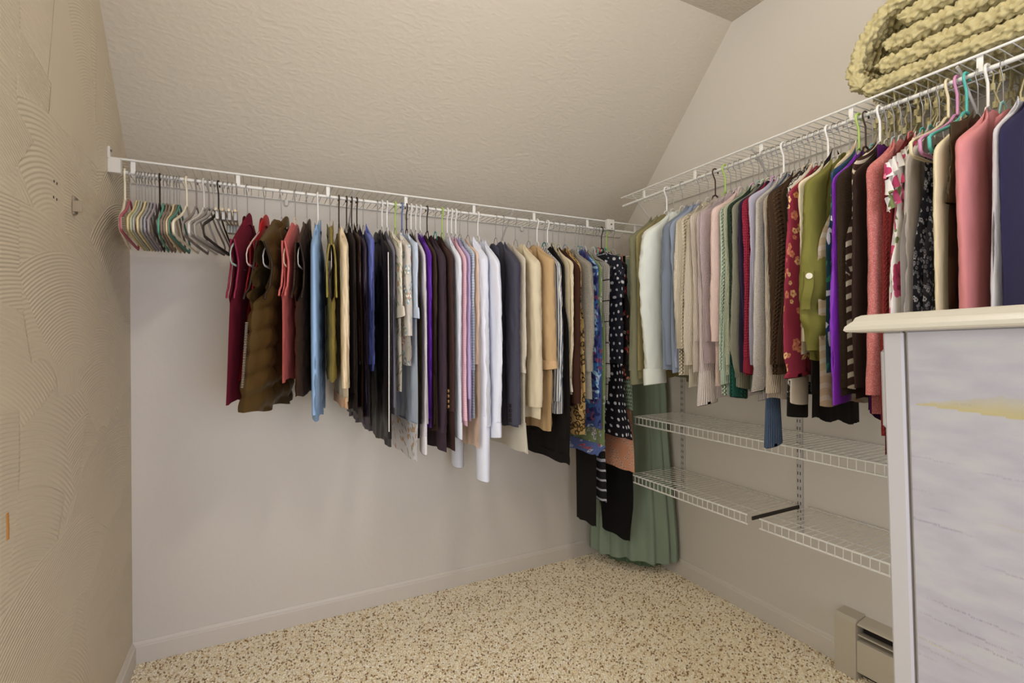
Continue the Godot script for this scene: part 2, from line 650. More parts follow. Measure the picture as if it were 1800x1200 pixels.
func body_shape(o: Dictionary) -> Geo:
	var g := Geo.new()
	var th: float = o.th
	var hw: float = o.hw
	var bw: float = o.bw
	var bb: float = o.bb
	var vest: bool = o.st == "vest"
	var strap: bool = o.st == "strap"
	var quilt: String = o.get("quilt", "")
	var R := 72 if quilt != "" else 26
	var C := 33 if quilt != "" else 25
	var neck := 0.062 if not strap else 0.11
	var y_top := YN if not strap else YN - 0.04
	var amp: float = minf(o.get("fold", 0.006), th * 0.2)
	var ph := rng.randf() * 6.0
	var ph2 := rng.randf() * 6.0
	var hs := hw - 0.03 if o.st == "top" else hw   # the body ends inside the sleeve head
	var slope: float = o.slope
	var du: float = o.get("du", 0.0)
	var wlean: float = o.get("wlean", 0.0)
	var arm := 0.36 * 0.8 / -bb
	for side in [1.0, -1.0]:
		var p := PackedVector3Array()
		var q := PackedVector2Array()
		for r in R:
			var t := pow(float(r) / (R - 1), 1.15)
			for c in C:
				var s := -1.0 + 2.0 * c / (C - 1)
				var w0: float = lerpf(hs, bw, smoothstep(0.05, 0.4, t)) if not vest else pw([[0, hw], [arm * 0.45, hw * 0.84], [arm * 0.8, hw * 0.93], [arm, bw * 0.98], [1, bw * 1.03]], t)
				w0 += 0.006 * sin(t * 7.0 + ph) * t
				var u: float = s * w0
				var u0 := s * hs
				var dip := 0.0
				if absf(u0) < neck:
					dip = (0.045 if side * o.vs > 0.0 else 0.012) * cos(u0 / neck * PI / 2)
				var yt := y_top - maxf(0.0, absf(u0) - 0.055) * slope - dip
				var yb: float = bb + o.get("hem", 0.0) * s + 0.006 * sin(s * 7.0 + ph2)
				var y := lerpf(yt, yb, t)
				var edge := pow(maxf(0.0, 1.0 - pow(absf(s), 5.0)), 0.5)
				if vest:
					edge = maxf(edge, 1.0 - smoothstep(arm * 0.9, arm * 1.1, t))
				var top_ := pow(clampf(t / 0.16, 0.0, 1.0), 0.42)
				if absf(u0) < neck:
					top_ = maxf(top_, sqrt(maxf(0.0, 1.0 - pow(u0 / neck, 2.0))) * 0.8)
				var wz := th * (0.68 if quilt == "" else 0.95) * edge * top_
				var qx: float = u + side * wz * 1.2
				var qv := 0.5
				if quilt == "baffle":
					qv = pow(absf(sin((y + 0.12 * u + 0.006 * sin(s * 9.0)) / 0.074 * PI)), 0.5)
					wz *= 0.5 + 0.5 * qv + 0.035 * sin(s * 37.0 + y * 50.0)
				elif quilt == "diamond":
					qv = pow(absf(sin((qx + y * 0.8) / 0.08 * PI) * sin((qx - y * 0.8) / 0.08 * PI)), 0.4)
					wz *= 0.62 + 0.4 * qv + 0.04 * sin(s * 31.0 + y * 50.0)
				var f := amp * smoothstep(0.1, 1.0, t) * (sin(s * 8.0 + ph + t * 2.0) + 0.6 * sin(s * 17.0 + ph2 - t * 3.0))
				var wr: float = -o.wrinkle * absf(folds.get_noise_3d(u * 95.0 + y * 30.0, y * 26.0, side * 9.0)) * smoothstep(0.0, 0.2, t)
				u += signf(s) * pow(absf(s), 6.0) * 0.016 * (qv - 0.5)
				p.append(Vector3(u + du, y, (wz + wr * minf(1.0, wz / 0.006)) * side * (1.0 + o.get("grow", 0.0) * t) + f + o.vs * wlean * pow(t, 1.2)))
				q.append(Vector2(u * side, y))
		g.grid(p, q, R, C)
	return g

func sleeve_shape(o: Dictionary, end: float) -> Geo:
	var g := Geo.new()
	var K := 26
	var M := 46
	var rp: Array = o.rp
	var sb: float = o.sb
	var hw: float = o.hw
	var y0: float = YN - maxf(0.0, hw - 0.1) * o.slope + 0.036
	var lean: float = o.get("lean", 0.0)
	var ph := rng.randf() * 6.0
	var tl: float = o.th * 0.97
	var p := PackedVector3Array()
	var q := PackedVector2Array()
	var cr: float = o.get("crease", 1.0)
	for r in M:
		var t := float(r) / (M - 1)
		t = t * 0.75 + 0.25 * t * t
		var ru := pw(rp, t)
		var cap := sqrt(clampf(t / 0.1, 0.02, 1.0))
		var cu := hw - 0.012 + lean * t - 0.075 * pow(1.0 - clampf(t / 0.14, 0.0, 1.0), 1.6) + 0.006 * sin(t * 5.0 + ph)
		var cy := lerpf(y0, sb, t)
		var puff: float = o.get("puff", 0.0) * smoothstep(0.35, 0.65, t) * (1.0 - smoothstep(0.88, 1.0, t)) * (1.0 - 0.75 * exp(-pow((t - 0.78) / 0.05, 2.0)))
		var rw := minf(tl, ru * 0.75) + puff
		for k in K + 1:
			var a := TAU * k / K
			var bump: float = 1.0 - cr * (0.1 * absf(sin(1.5 * a + ph + 2.5 * t)) + o.wrinkle * 18.0 * absf(folds.get_noise_3d(cos(a) * 5.0 + ph * 3.0, cy * 36.0 + cos(a) * 9.0, sin(a) * 5.0 + end)) * smoothstep(0.03, 0.2, t))
			var x := cos(a)
			var z := sin(a)
			x = signf(x) * pow(absf(x), 0.85)
			z = signf(z) * pow(absf(z), 0.85)
			p.append(Vector3(end * (cu + x * ru * bump * cap), cy + (0.02 * x * (1.0 - smoothstep(0.0, 0.2, t)) * -1.0), z * rw * bump * cap + o.vs * puff * 0.7))
			q.append(Vector2(k * ru * 4.0 / K, cy))
	g.grid(p, q, M, K + 1, true)
	return g

func ring_band(o: Dictionary, end: float, y: float, ru: float, tall: float, flare := 1.0) -> Geo:   # a cuff
	var g := Geo.new()
	var K := 18
	var p := PackedVector3Array()
	var q := PackedVector2Array()
	var cu: float = o.hw - 0.012 + o.get("lean", 0.0)
	var tl: float = o.th * 0.97
	var prof := [[0.88, 0.0], [0.98, 0.004], [lerpf(1.0, flare, 0.45), tall * 0.5], [1.0 * flare, tall - 0.003], [0.93 * flare, tall], [0.85 * flare, tall - 0.01]]
	var ph := rng.randf() * 6.0
	for e in prof:
		for k in K + 1:
			var a := TAU * k / K
			var wave: float = 1.0 + 0.05 * sin(3.0 * a + ph) * e[1] / tall
			p.append(Vector3(end * (cu + cos(a) * ru * e[0] * wave), y - e[1] + 0.006 * sin(a + ph) * e[1] / tall, sin(a) * minf(tl, ru * 0.75) * minf(1.03, e[0])))
			q.append(Vector2(k * ru * 4.0 / K, y - e[1]))
	g.grid(p, q, prof.size(), K + 1, true)
	return g

func collar_shape(o: Dictionary, kind: String) -> Geo:
	var g := Geo.new()
	var K := 24
	var p := PackedVector3Array()
	var q := PackedVector2Array()
	var rz: float = o.th * 0.95
	var prof: Array = {
		"crew": [[0.08, -0.004, 0.8], [0.08, 0.006, 0.95], [0.075, 0.011, 0.9], [0.068, 0.004, 0.75]],
		"shirt": [[0.062, -0.008, 0.6], [0.058, 0.018, 0.6], [0.062, 0.024, 0.72], [0.074, 0.008, 0.95], [0.082, -0.016, 1.0], [0.076, -0.014, 0.9]],
		"lapel": [[0.062, -0.01, 0.6], [0.06, 0.012, 0.65], [0.066, 0.018, 0.8], [0.08, -0.008, 0.98], [0.088, -0.035, 1.0], [0.08, -0.034, 0.9]],
		"stand": [[0.078, -0.012, 0.9], [0.072, 0.02, 0.85], [0.064, 0.042, 0.85], [0.058, 0.044, 0.75], [0.06, 0.015, 0.7]],
		"hood": [[0.09, -0.03, 0.8], [0.1, -0.022, 1.0], [0.098, 0.005, 1.0], [0.08, 0.026, 1.0], [0.06, 0.015, 0.9], [0.055, -0.01, 0.7]]}[kind]
	for e in prof:
		for k in K + 1:
			var a := TAU * k / K
			var dip := -0.042 * pow(absf(cos(a)), 2.2) - 0.012 * maxf(0.0, sin(a) * o.vs)
			p.append(Vector3(cos(a) * e[0] * 0.84, YN - 0.006 + e[1] * 0.75 + dip - maxf(0.0, e[0] - 0.07) * 0.3, sin(a) * rz * e[2]))
			q.append(Vector2(a * 0.07, e[1]))
	g.grid(p, q, prof.size(), K + 1, true)
	return g

func drop_shape(o: Dictionary) -> Geo:   # a skirt, scarf, sash or long dress that hangs straight down
	var g := Geo.new()
	var K := 96 if o.get("waves", 6) > 8 else 40
	var M := 26
	var ph := rng.randf() * 6.0
	var p := PackedVector3Array()
	var q := PackedVector2Array()
	var wv: float = o.get("waves", 6)
	for r in M:
		var t := float(r) / (M - 1)
		var ru := pw(o.wl, t)
		var rz := pw(o.zl, t)
		var y := lerpf(o.yt, o.bb, t)
		for k in K + 1:
			var a := TAU * k / K
			var amp: float = o.get("fold", 0.12) * (0.35 + 0.65 * t)
			var b := 1.0 + amp * sin(wv * a + ph + 0.7 * sin(t * 3.0 + ph)) + amp * 0.4 * sin((wv * 1.6 + 1.0) * a - ph)
			var hem: float = o.get("hem", 0.0) * cos(a) * t + 0.004 * sin(a * 5.0) * t
			p.append(Vector3(o.get("du", 0.0) + cos(a) * ru * (1.0 + (b - 1.0) * 0.35) + o.get("lean", 0.0) * t, y + hem, sin(a) * rz * b + o.get("wlean", 0.0) * t))
			q.append(Vector2(k * ru * 4.0 / K, y))
	g.grid(p, q, M, K + 1, true)
	return g

func piping(o: Dictionary, end: float, r: float, t0: float, t1: float) -> Geo:   # a thin cord down the outer side of a sleeve
	var g := Geo.new()
	var pts := []
	var y0: float = YN - maxf(0.0, o.hw - 0.1) * o.slope + 0.006
	for i in 14:
		var t := lerpf(t0, t1, i / 13.0)
		pts.append(Vector3(end * (o.hw + o.get("lean", 0.0) * t + pw(o.rp, t) * 0.7), lerpf(y0, o.sb, t), o.vs * o.th * 0.8))
	g.tube(pts, r, 6)
	return g

func garment(side: String, pos: float, called: String, cat: String, label: String, fk: String, col: String, o: Dictionary) -> void:
	rng.seed = hash(label)
	folds.seed = rng.randi()
	folds.frequency = 0.22
	folds.noise_type = FastNoiseLite.TYPE_SIMPLEX
	o.vs = 1.0 if side == "b" else -1.0
	for d in [["hw", 0.185], ["bw", 0.215], ["bb", -0.8], ["sb", -0.75], ["st", "top"], ["slope", 0.78], ["wrinkle", 0.004 if o.has("quilt") else {"weave": 0.014, "satin": 0.018, "crepe": 0.016, "denim": 0.015, "nylon": 0.014}.get(fk, 0.008)], ["yaw", 0.0], ["hk", "slim"], ["hc", "b9b4ac"]]:
		if not o.has(d[0]):
			o[d[0]] = d[1]
	if not o.has("rp"):
		o.rp = [[0, 0.052], [0.3, 0.056], [0.9, 0.044], [1, 0.042]]
	var at := Vector3(pos, ROD_B.y, ROD_B.z) if side == "b" else Vector3(ROD_R.x, ROD_R.y, pos)
	var turn: float = (-PI / 2 if side == "b" else PI) + deg_to_rad(o.yaw)
	var m := fab(fk, col, o.get("pr", ""))
	var m2 := fab(o.get("f2", fk), o.get("c2", col), o.get("pr2", ""))
	var t := thing(called, label, cat, at, turn)
	if o.st == "drop":
		part(o.get("pn", "skirt"), drop_shape(o), m, t)
		if o.has("lining"):
			var li := o.duplicate()
			li.bb = o.bb - 0.035
			li.wl = [[0, pw(o.wl, 0.0) * 0.7], [1, pw(o.wl, 1.0) * 0.62]]
			li.zl = [[0, pw(o.zl, 0.0) * 0.6], [1, pw(o.zl, 1.0) * 0.6]]
			part("lining", drop_shape(li), fab("satin", o.lining), t)
		if o.has("band"):
			var wb := o.duplicate()
			wb.bb = o.yt - 0.03
			wb.yt = o.yt + 0.012
			wb.wl = [[0, pw(o.wl, 0.0) * 1.03], [1, pw(o.wl, 0.02) * 1.04]]
			wb.zl = [[0, pw(o.zl, 0.0) * 1.05], [1, pw(o.zl, 0.02) * 1.06]]
			wb.fold = 0.02
			part("waistband", drop_shape(wb), m2, t)
	else:
		part("body", body_shape(o), m, t)
		if o.st == "top":
			for e in [1.0, -1.0]:
				var so := o
				if e < 0.0 and o.has("far"):   # this sleeve is drawn up behind the garment
					so = o.duplicate()
					so.sb = o.far
				part("sleeve", sleeve_shape(so, e), fab(o.get("fs", fk), o.get("cs", col), o.get("prs", o.get("pr", ""))), t)
				var ce := pw(o.rp, 1.0)
				match o.get("cuff", ""):
					"rib":
						part("cuff", ring_band(so, e, so.sb + 0.012, ce, 0.065), fab("rib", o.get("c2", col)), t)
					"button":
						part("cuff", ring_band(so, e, so.sb + 0.01, ce, 0.07), m2, t)
					"roll":
						part("cuff", ring_band(so, e, so.sb + 0.02, ce * 1.08, 0.04, 1.1), m2, t)
					"flare":
						part("cuff", ring_band(so, e, so.sb + 0.01, ce, o.get("cl", 0.07), 1.35), m2, t)
					"long":
						part("cuff", ring_band(so, e, so.sb + 0.01, ce, o.get("cl", 0.14)), m2, t)
			if o.has("buttons"):
				for i in int(o.buttons[0]):
					var b := Geo.new()
					var c := Vector3(o.hw - 0.012 + o.get("lean", 0.0) + pw(o.rp, 1.0) * 0.45, o.sb + 0.02 + i * 0.021, o.vs * (o.th * 0.97 + 0.001))
					b.tube([c - Vector3(0, 0, 0.003), c, c + Vector3(0, 0, 0.003)], 0.008, 10)
					part("button", b, mat(hx(o.buttons[1]), 0.35, o.buttons[2]), t)
			if o.has("piping"):
				part("piping", piping(o, 1.0, 0.0022, 0.08, 0.96), mat(hx(o.piping), 0.5), t)
		elif o.st == "vest":
			var arm: float = 0.36 * 0.8 / -o.bb
			for e in [1.0, -1.0]:
				var g := Geo.new()
				for zs in [1.0, -1.0]:
					var pts := []
					for i in 12:
						var tt: float = 0.02 + arm * 0.98 * i / 11.0
						var u := pw([[0, o.hw], [arm * 0.45, o.hw * 0.84], [arm * 0.8, o.hw * 0.93], [arm, o.bw * 0.98], [1, o.bw]], tt)
						pts.append(Vector3(e * (u + 0.001) + o.get("du", 0.0), lerpf(YN - (o.hw - 0.07) * o.slope, o.bb, tt), zs * o.th * pow(clampf(tt / 0.16, 0.0, 1.0), 0.42) * (1.0 + o.get("grow", 0.0) * tt) + o.vs * o.get("wlean", 0.0) * pow(tt, 1.2)))
					g.tube(pts, 0.0036, 6)
				part("armhole_binding", g, fab("nylon", o.get("trim", "2b2018")), t)
			if o.has("zip"):
				var z := Geo.new()
				for i in 40:
					var y: float = lerpf(-0.52, o.bb + 0.09, i / 39.0)
					var tz: float = (y - YN) / (o.bb - YN)
					z.box(Vector3(o.bw * 0.985 + o.get("du", 0.0), y, o.vs * (o.th * 0.42 * (1.0 + o.get("grow", 0.0) * tz) + o.get("wlean", 0.0) * pow(tz, 1.2))), Vector3(0.008, 0.003, 0.009), 0.0008)
				part("zipper", z, mat(hx(o.zip), 0.4, 0.6), t)
			if o.has("zip_front"):
				var z := Geo.new()
				var zp := []
				for i in 12:
					var y: float = lerpf(-0.2, o.bb + 0.02, i / 11.0)
					var tz: float = (y - YN) / (o.bb - YN)
					zp.append(Vector3(-0.012 + o.get("du", 0.0), y, o.vs * (o.th * 0.98 * (1.0 + o.get("grow", 0.0) * tz) + o.get("wlean", 0.0) * pow(tz, 1.2))))
				z.tube(zp, 0.005, 6)
				part("front_zipper", z, mat(hx(o.zip_front), 0.5, 0.3), t)
			if o.has("badge"):
				var z := Geo.new()
				var tz: float = (-0.335 - YN) / (o.bb - YN)
				var bz: float = o.vs * (o.th * 0.96 * (1.0 + o.get("grow", 0.0) * tz) + o.get("wlean", 0.0) * pow(tz, 1.2) + 0.002)
				z.box(Vector3(0.1, -0.335, bz), Vector3(0.036, 0.004, 0.003), 0.0008)
				for d in [[-0.008, 0.009], [0.004, 0.012], [0.012, 0.006]]:
					z.box(Vector3(0.1 + d[0], -0.335 + d[1], bz), Vector3(0.007, d[1], 0.003), 0.0008)
				part("badge", z, mat(hx("b9c3d8"), 0.5), t)
		if o.has("collar"):
			part("hood" if o.collar == "hood" else "collar", collar_shape(o, o.collar), m2 if o.has("c2") and not o.has("cuff") else m, t)
		if o.has("lower"):   # a ribbed or contrasting hem band
			var lo := o.duplicate()
			lo.yt = o.bb + 0.01
			lo.bb = o.bb - o.lower[0]
			lo.wl = [[0, o.bw * 0.99], [1, o.bw * o.lower[2]]]
			lo.zl = [[0, o.th * 0.7], [1, o.th * 0.8]]
			lo.waves = 9
			lo.fold = 0.1
			part("hem_band", drop_shape(lo), fab(o.lower[3], o.lower[1], o.lower[4] if o.lower.size() > 4 else ""), t)
		if o.has("tab"):   # roll-up strap with a button over the pinched sleeve
			var g := Geo.new()
			var pts := []
			var nrm := Vector3(0.84, 0, 0.54 * o.vs)
			var y0: float = YN - maxf(0.0, o.hw - 0.1) * o.slope + 0.036
			for i in 9:
				var tt: float = lerpf(0.6, 0.79, i / 8.0)
				var puff: float = o.get("puff", 0.0) * smoothstep(0.35, 0.65, tt) * (1.0 - smoothstep(0.88, 1.0, tt)) * (1.0 - 0.75 * exp(-pow((tt - 0.78) / 0.05, 2.0)))
				var rw: float = o.th * 0.97 + puff
				pts.append(Vector3(o.hw - 0.012 + o.get("lean", 0.0) * tt + 0.88 * pw(o.rp, tt), lerpf(y0, o.sb, tt), o.vs * (rw * 0.55 + puff * 0.7)) + nrm * 0.003)
			g.tube(pts, 0.014, 8, false, 0.16, nrm)
			part("sleeve_tab", g, m, t)
			var b := Geo.new()
			var c: Vector3 = pts[1] + nrm * 0.003
			b.tube([c - nrm * 0.002, c + nrm * 0.0025], 0.009, 12, false, 1.0, Vector3.UP)
			part("button", b, mat(hx("d8d2c0"), 0.35), t)
		if o.has("ruffle"):
			for i in int(o.ruffle):
				var g := Geo.new()
				var p := PackedVector3Array()
				var q := PackedVector2Array()
				var yy: float = YN - 0.03 - 0.045 * i
				for j in 161:
					var f := j / 160.0
					var u := lerpf(0.06, o.hw + 0.07, f)
					for e in 3:
						p.append(Vector3(u + 0.003 * sin(f * 60.0), yy - 0.6 * maxf(0.0, u - 0.09) - 0.019 * e, o.vs * (o.th * 0.4 + 0.002 * e + 0.004 * e * sin(f * 44.0 + i))))
						q.append(Vector2(u, yy - 0.02 * e))
				g.grid(p, q, 161, 3)
				part("ruffle", g, m, t)
	if o.hk != "none":
		hanger(o.hk, o.hc, at, turn, hanger_words(o.hk, o.hc) + " holding the " + label_short(label), "", o.hw * o.get("hws", 0.93) if o.st == "vest" else 0.2 if o.st == "strap" else 0.092, o.slope if o.st != "strap" else -1.0)

func label_short(label: String) -> String:
	return " ".join(label.split(" ").slice(0, 11))

func hanger_words(kind: String, color: String) -> String:
	if kind == "wire":
		return "thin wire hanger"
	var c := hx(color)
	var nm := "grey"
	if c.s > 0.22:
		nm = "red" if c.h < 0.03 or c.h > 0.95 else "tan" if c.h < 0.12 and c.v > 0.5 else "dark brown" if c.h < 0.12 else "lime" if c.h < 0.25 else "teal" if c.h < 0.55 else "blue" if c.h < 0.75 else "pink"
	elif c.v > 0.8:
		nm = "white"
	elif c.v < 0.3:
		nm = "black"
	return nm + " " + {"slim": "slim", "velvet": "flocked", "tubular": "plastic", "wood": "wooden", "clip": "clip"}[kind] + " hanger"

# ---------------------------------------------------------------- wire shelves

func cyl(r: float, l: float, axis: int, sides := 6) -> ArrayMesh:
	var g := Geo.new()
	var d := Vector3.ZERO
	d[axis] = l / 2
	g.tube([-d, d], r, sides, false, 1.0, Vector3(0, 0, 1) if axis != 2 else Vector3(1, 0, 0))
	return g.mesh()

func wire_shelf(label: String, along: int, a: float, b: float, wall: float, front: float, y: float, lip: bool, tabs: Array, braces: Array, pitch := 0.0268, group := "") -> Node3D:
	# along: 0 = runs in x, 2 = runs in z; wall, front: the other coordinate of the back rail and the front rail
	var t := thing("wire_shelf", label, "wire shelf", Vector3.ZERO, 0.0, group)
	var white := mat(Color(0.88, 0.87, 0.84), 0.4)
	var at := func(l: float, d: float, h: float) -> Vector3: return Vector3(l, h, d) if along == 0 else Vector3(d, h, l)
	var mid := (a + b) / 2
	var sgn := signf(front - wall)
	var run := cyl(0.0038, b - a, along, 8)
	part("front_rail", run, white, t).position = at.call(mid, front, y)
	part("back_rail", cyl(0.0028, b - a, along, 6), white, t).position = at.call(mid, wall, y)
	part("middle_rail", cyl(0.0025, b - a, along, 6), white, t).position = at.call(mid, lerpf(wall, front, 0.72 if lip else 0.5), y - 0.004)
	if lip:
		part("lip_rail", run, white, t).position = at.call(mid, front, y - 0.036)
	else:
		part("hang_rod", cyl(0.0062, b - a, along, 10), white, t).position = at.call(mid, front - sgn * 0.012, y - 0.041)
	var g := Geo.new()
	var pts: Array = [at.call(0, wall, 0.003), at.call(0, front - sgn * 0.003, 0.003)]
	if lip:
		pts = [at.call(0, wall, 0.003), at.call(0, front - sgn * 0.004, 0.003), at.call(0, front + sgn * 0.002, 0.001), at.call(0, front + sgn * 0.003, -0.005), at.call(0, front + sgn * 0.003, -0.037)]
	else:
		pts.append(at.call(0, front + sgn * 0.003, 0.0))
	g.tube(pts, 0.0017, 5, false, 1.0, Vector3(1, 0, 0) if along == 0 else Vector3(0, 0, 1))
	var wire := g.mesh()
	var l := a + 0.012
	while l < b - 0.005:
		part("deck_wire", wire, white, t).position = at.call(l, 0, y)
		l += pitch
	if tabs.size():
		var tg := Geo.new()
		tg.box(at.call(0, front - sgn * 0.006, -0.019), (Vector3(0.014, 0.05, 0.005) if along == 0 else Vector3(0.005, 0.05, 0.014)), 0.001)
		var tm := tg.mesh()
		for x in tabs:
			part("rod_clip", tm, white, t).position = at.call(x, 0, y)
	for x in braces:
		var bg := Geo.new()
		bg.tube([at.call(x, front - sgn * 0.012, y - 0.004), at.call(x, front - sgn * 0.03, y - 0.012), at.call(x, wall, y - 0.27), at.call(x, wall, y - 0.3)], 0.006, 8, false, 0.6, Vector3(1, 0, 0) if along == 0 else Vector3(0, 0, 1))
		part("brace", bg, mat(Color(0.78, 0.76, 0.73), 0.4), t)
	return t

# ---------------------------------------------------------------- combed plaster of the left wall

func comb_height() -> ImageTexture:
	var W := 640
	var H := 1280   # covers 1.32 m x 2.64 m
	var k := W / 1.32
	var d := PackedFloat32Array()
	d.resize(W * H)
	d.fill(0.5)
	rng.seed = 42
	for i in 130:
		var lo := i > 45     # the lower scallops come later and lie on top
		var cy: float = rng.randf_range(0, H)
		var cx := rng.randf_range(0, W)
		var up := cy < H * 0.42   # image rows run downwards
		if lo and up:
			cy = rng.randf_range(H * 0.42, H)
			up = false
		var R := (rng.randf_range(0.35, 0.7) if up else rng.randf_range(0.2, 0.42)) * k
		var dir := rng.randf_range(-2.3, -1.0) if not up else rng.randf_range(-1.9, -1.2)
		var half := rng.randf_range(0.55, 1.0) if not up else rng.randf_range(0.15, 0.35)
		var tall := rng.randf_range(1.0, 1.5)
		var ridge := 0.16 if up else rng.randf_range(0.22, 0.42)
		var period := rng.randf_range(0.0062, 0.0085) * k
		var base := rng.randf_range(0.3, 0.55)
		var wide := rng.randf_range(1.7, 2.3) if not up else 1.3
		var Ri := int(R * tall)
		var Rx := int(R * wide)
		for y in range(-Ri, Ri + 1):
			var yy := y / tall
			var py := posmod(int(cy) + y, H) * W
			for xi in range(-Rx, Rx + 1):
				var x := xi / wide
				var r2 := x * x + yy * yy
				if r2 > R * R or r2 < R * R * 0.04:
					continue
				var r := sqrt(r2)
				var da := absf(angle_difference(atan2(yy, x), dir))
				if da > half * (1.15 - 0.3 * r / R):
					continue
				d[py + posmod(int(cx) + xi, W)] = base + 0.3 * r / R + ridge * (0.5 + 0.5 * sin(r / period * TAU + 2.0 * sin(da * 3.0))) * clampf(r / R * 1.4, 0, 1)
	return ImageTexture.create_from_image(Image.create_from_data(W, H, false, Image.FORMAT_RF, d.to_byte_array()))

# ---------------------------------------------------------------- the room

func slab(g: Geo, a: Vector3, b: Vector3) -> void:
	g.box((a + b) / 2, (b - a).abs(), 0.0)

func window(called: String, c: Vector3, wide: Vector3, sash: Material, glass: Material, label: String) -> void:  # an added window out of view, made to carry fill light
	var g := Geo.new()
	var w := wide.length()
	var d := wide / w
	var deep := Vector3(d.z, 0, d.x).abs() * 0.05
	var tall := WY1 - WY0
	for s in [-1.0, 1.0]:
		g.box(c + d * s * (w / 2 - 0.02), d.abs() * 0.04 + Vector3.UP * tall + deep)
		g.box(c + Vector3.UP * s * (tall / 2 - 0.02), d.abs() * w + Vector3.UP * 0.04 + deep)
	g.box(c, d.abs() * w + Vector3.UP * 0.03 + deep * 0.8)
	var win := struct(called, g, sash, label, "window")
	g = Geo.new()
	g.box(c, d.abs() * (w - 0.06) + Vector3.UP * (tall - 0.06) + deep * 0.08, 0.0)
	part("pane", g, glass, win)

func build_room() -> void:
	var paint := mat(WALL, 0.62).duplicate() as StandardMaterial3D
	paint.heightmap_enabled = true
	paint.heightmap_texture = noise_height(0.05, 3)
	paint.heightmap_scale = 0.05
	paint.uv1_scale = Vector3(2.2, 2.2, 1)
	var trowel := mat(SLOPE, 0.7).duplicate() as StandardMaterial3D
	trowel.heightmap_enabled = true
	trowel.heightmap_texture = noise_height(0.03, 11, 3.0, 320, true)
	trowel.heightmap_scale = 0.22
	trowel.uv1_scale = Vector3(1.6, 1.6, 1)
	var comb := mat(PLASTER, 0.5).duplicate() as StandardMaterial3D
	comb.heightmap_enabled = true
	comb.heightmap_texture = comb_height()
	comb.heightmap_scale = COMB
	comb.uv1_scale = Vector3(1 / 1.32, -1 / 2.64, 1)
	var g := Geo.new()
	slab(g, Vector3(XL - 0.2, 0, ZB - 0.12), Vector3(XR + 0.12, KNEE, ZB))
	struct("wall_back", g, paint, "smooth white low wall under the back hang rail", "wall")
	g = Geo.new()
	slab(g, Vector3(XR, 0, ZB - 0.12), Vector3(XR + 0.12, CEIL + 0.1, 1.42))
	struct("wall_right", g, paint, "smooth cream wall rising behind the right hand shelves", "wall")
	g = Geo.new()
	slab(g, Vector3(XL - 0.12, 0, ZB - 0.12), Vector3(XL, CEIL + 0.1, WZ0))
	slab(g, Vector3(XL - 0.12, 0, WZ1), Vector3(XL, CEIL + 0.1, 1.42))
	slab(g, Vector3(XL - 0.12, 0, WZ0), Vector3(XL, WY0, WZ1))
	slab(g, Vector3(XL - 0.12, WY1, WZ0), Vector3(XL, CEIL + 0.1, WZ1))
	struct("wall_left", g, comb, "cream plaster wall combed into overlapping fan swirls", "wall")
	g = Geo.new()
	slab(g, Vector3(XL - 0.2, -0.12, ZB - 0.12), Vector3(XR + 0.12, -0.012, 1.42))
	struct("floor", g, mat(hx("a58c66"), 0.95), "floor under the speckled beige carpet", "floor")
	g = Geo.new()   # the sloped ceiling, a slab with thickness
	var s0 := Vector3(0, KNEE, ZB)
	var s1 := Vector3(0, CEIL, ZS)
	var nrm := Vector3(0, s1.z - s0.z, -(s1.y - s0.y)).normalized() * 0.1
	g.extrude([[0, 0], [s1.z - s0.z, s1.y - s0.y], [s1.z - s0.z + nrm.z, s1.y - s0.y + nrm.y + 0.1], [nrm.z, nrm.y]], Vector3(XL - 0.1, s0.y, s0.z), Vector3(XR + 0.1, s0.y, s0.z), Vector3(0, 0, 1))
	struct("ceiling_001", g, trowel, "sloped cream ceiling with skip trowel texture over the back shelf", "ceiling")
	g = Geo.new()
	slab(g, Vector3(XL - 0.12, CEIL, ZS - 0.1), Vector3(XR + 0.12, CEIL + 0.12, 1.42))
	struct("ceiling", g, trowel, "small flat strip of ceiling above the slope", "ceiling")
	# the wall behind the camera, and two unseen windows added for fill light
	g = Geo.new()
	slab(g, Vector3(XL - 0.12, 0, 1.3), Vector3(VX0, CEIL, 1.42))
	slab(g, Vector3(VX1, 0, 1.3), Vector3(XR + 0.12, CEIL, 1.42))
	slab(g, Vector3(VX0, 0, 1.3), Vector3(VX1, WY0, 1.42))
	slab(g, Vector3(VX0, WY1, 1.3), Vector3(VX1, CEIL, 1.42))
	struct("wall_front", g, paint, "plain cream wall behind the viewer with an added wide window", "wall")
	var glass := StandardMaterial3D.new()
	glass.albedo_color = Color(1, 1, 1, 0.04)
	glass.transparency = BaseMaterial3D.TRANSPARENCY_ALPHA
	glass.roughness = 0.02
	var sash := mat(Color(0.85, 0.85, 0.84), 0.4)
	window("window_1", Vector3(XL - 0.06, (WY0 + WY1) / 2, (WZ0 + WZ1) / 2), Vector3(0, 0, WZ1 - WZ0), sash, glass, "white framed tall window added for fill in the combed wall beside the viewer")
	window("window_2", Vector3((VX0 + VX1) / 2, (WY0 + WY1) / 2, 1.36), Vector3(VX1 - VX0, 0, 0), sash, glass, "white framed wide window added for fill in the wall behind the viewer")
	# baseboards
	var bp := [[0, 0], [0.013, 0], [0.013, 0.068], [0.0105, 0.071], [0.0085, 0.0725], [0.0085, 0.076], [0.004, 0.087], [0, 0.088]]
	var trim := mat(Color(0.82, 0.785, 0.735), 0.5)
	g = Geo.new()
	g.extrude(bp, Vector3(XL, 0, ZB), Vector3(XR, 0, ZB), Vector3(0, 0, 1))
	struct("baseboard_back", g, trim, "white baseboard along the back wall", "baseboard")
	g = Geo.new()
	g.extrude(bp, Vector3(XR, 0, ZB + 0.013), Vector3(XR, 0, -1.14), Vector3(-1, 0, 0))
	struct("baseboard_right", g, trim, "white baseboard along the right wall up to the heater", "baseboard")
	g = Geo.new()
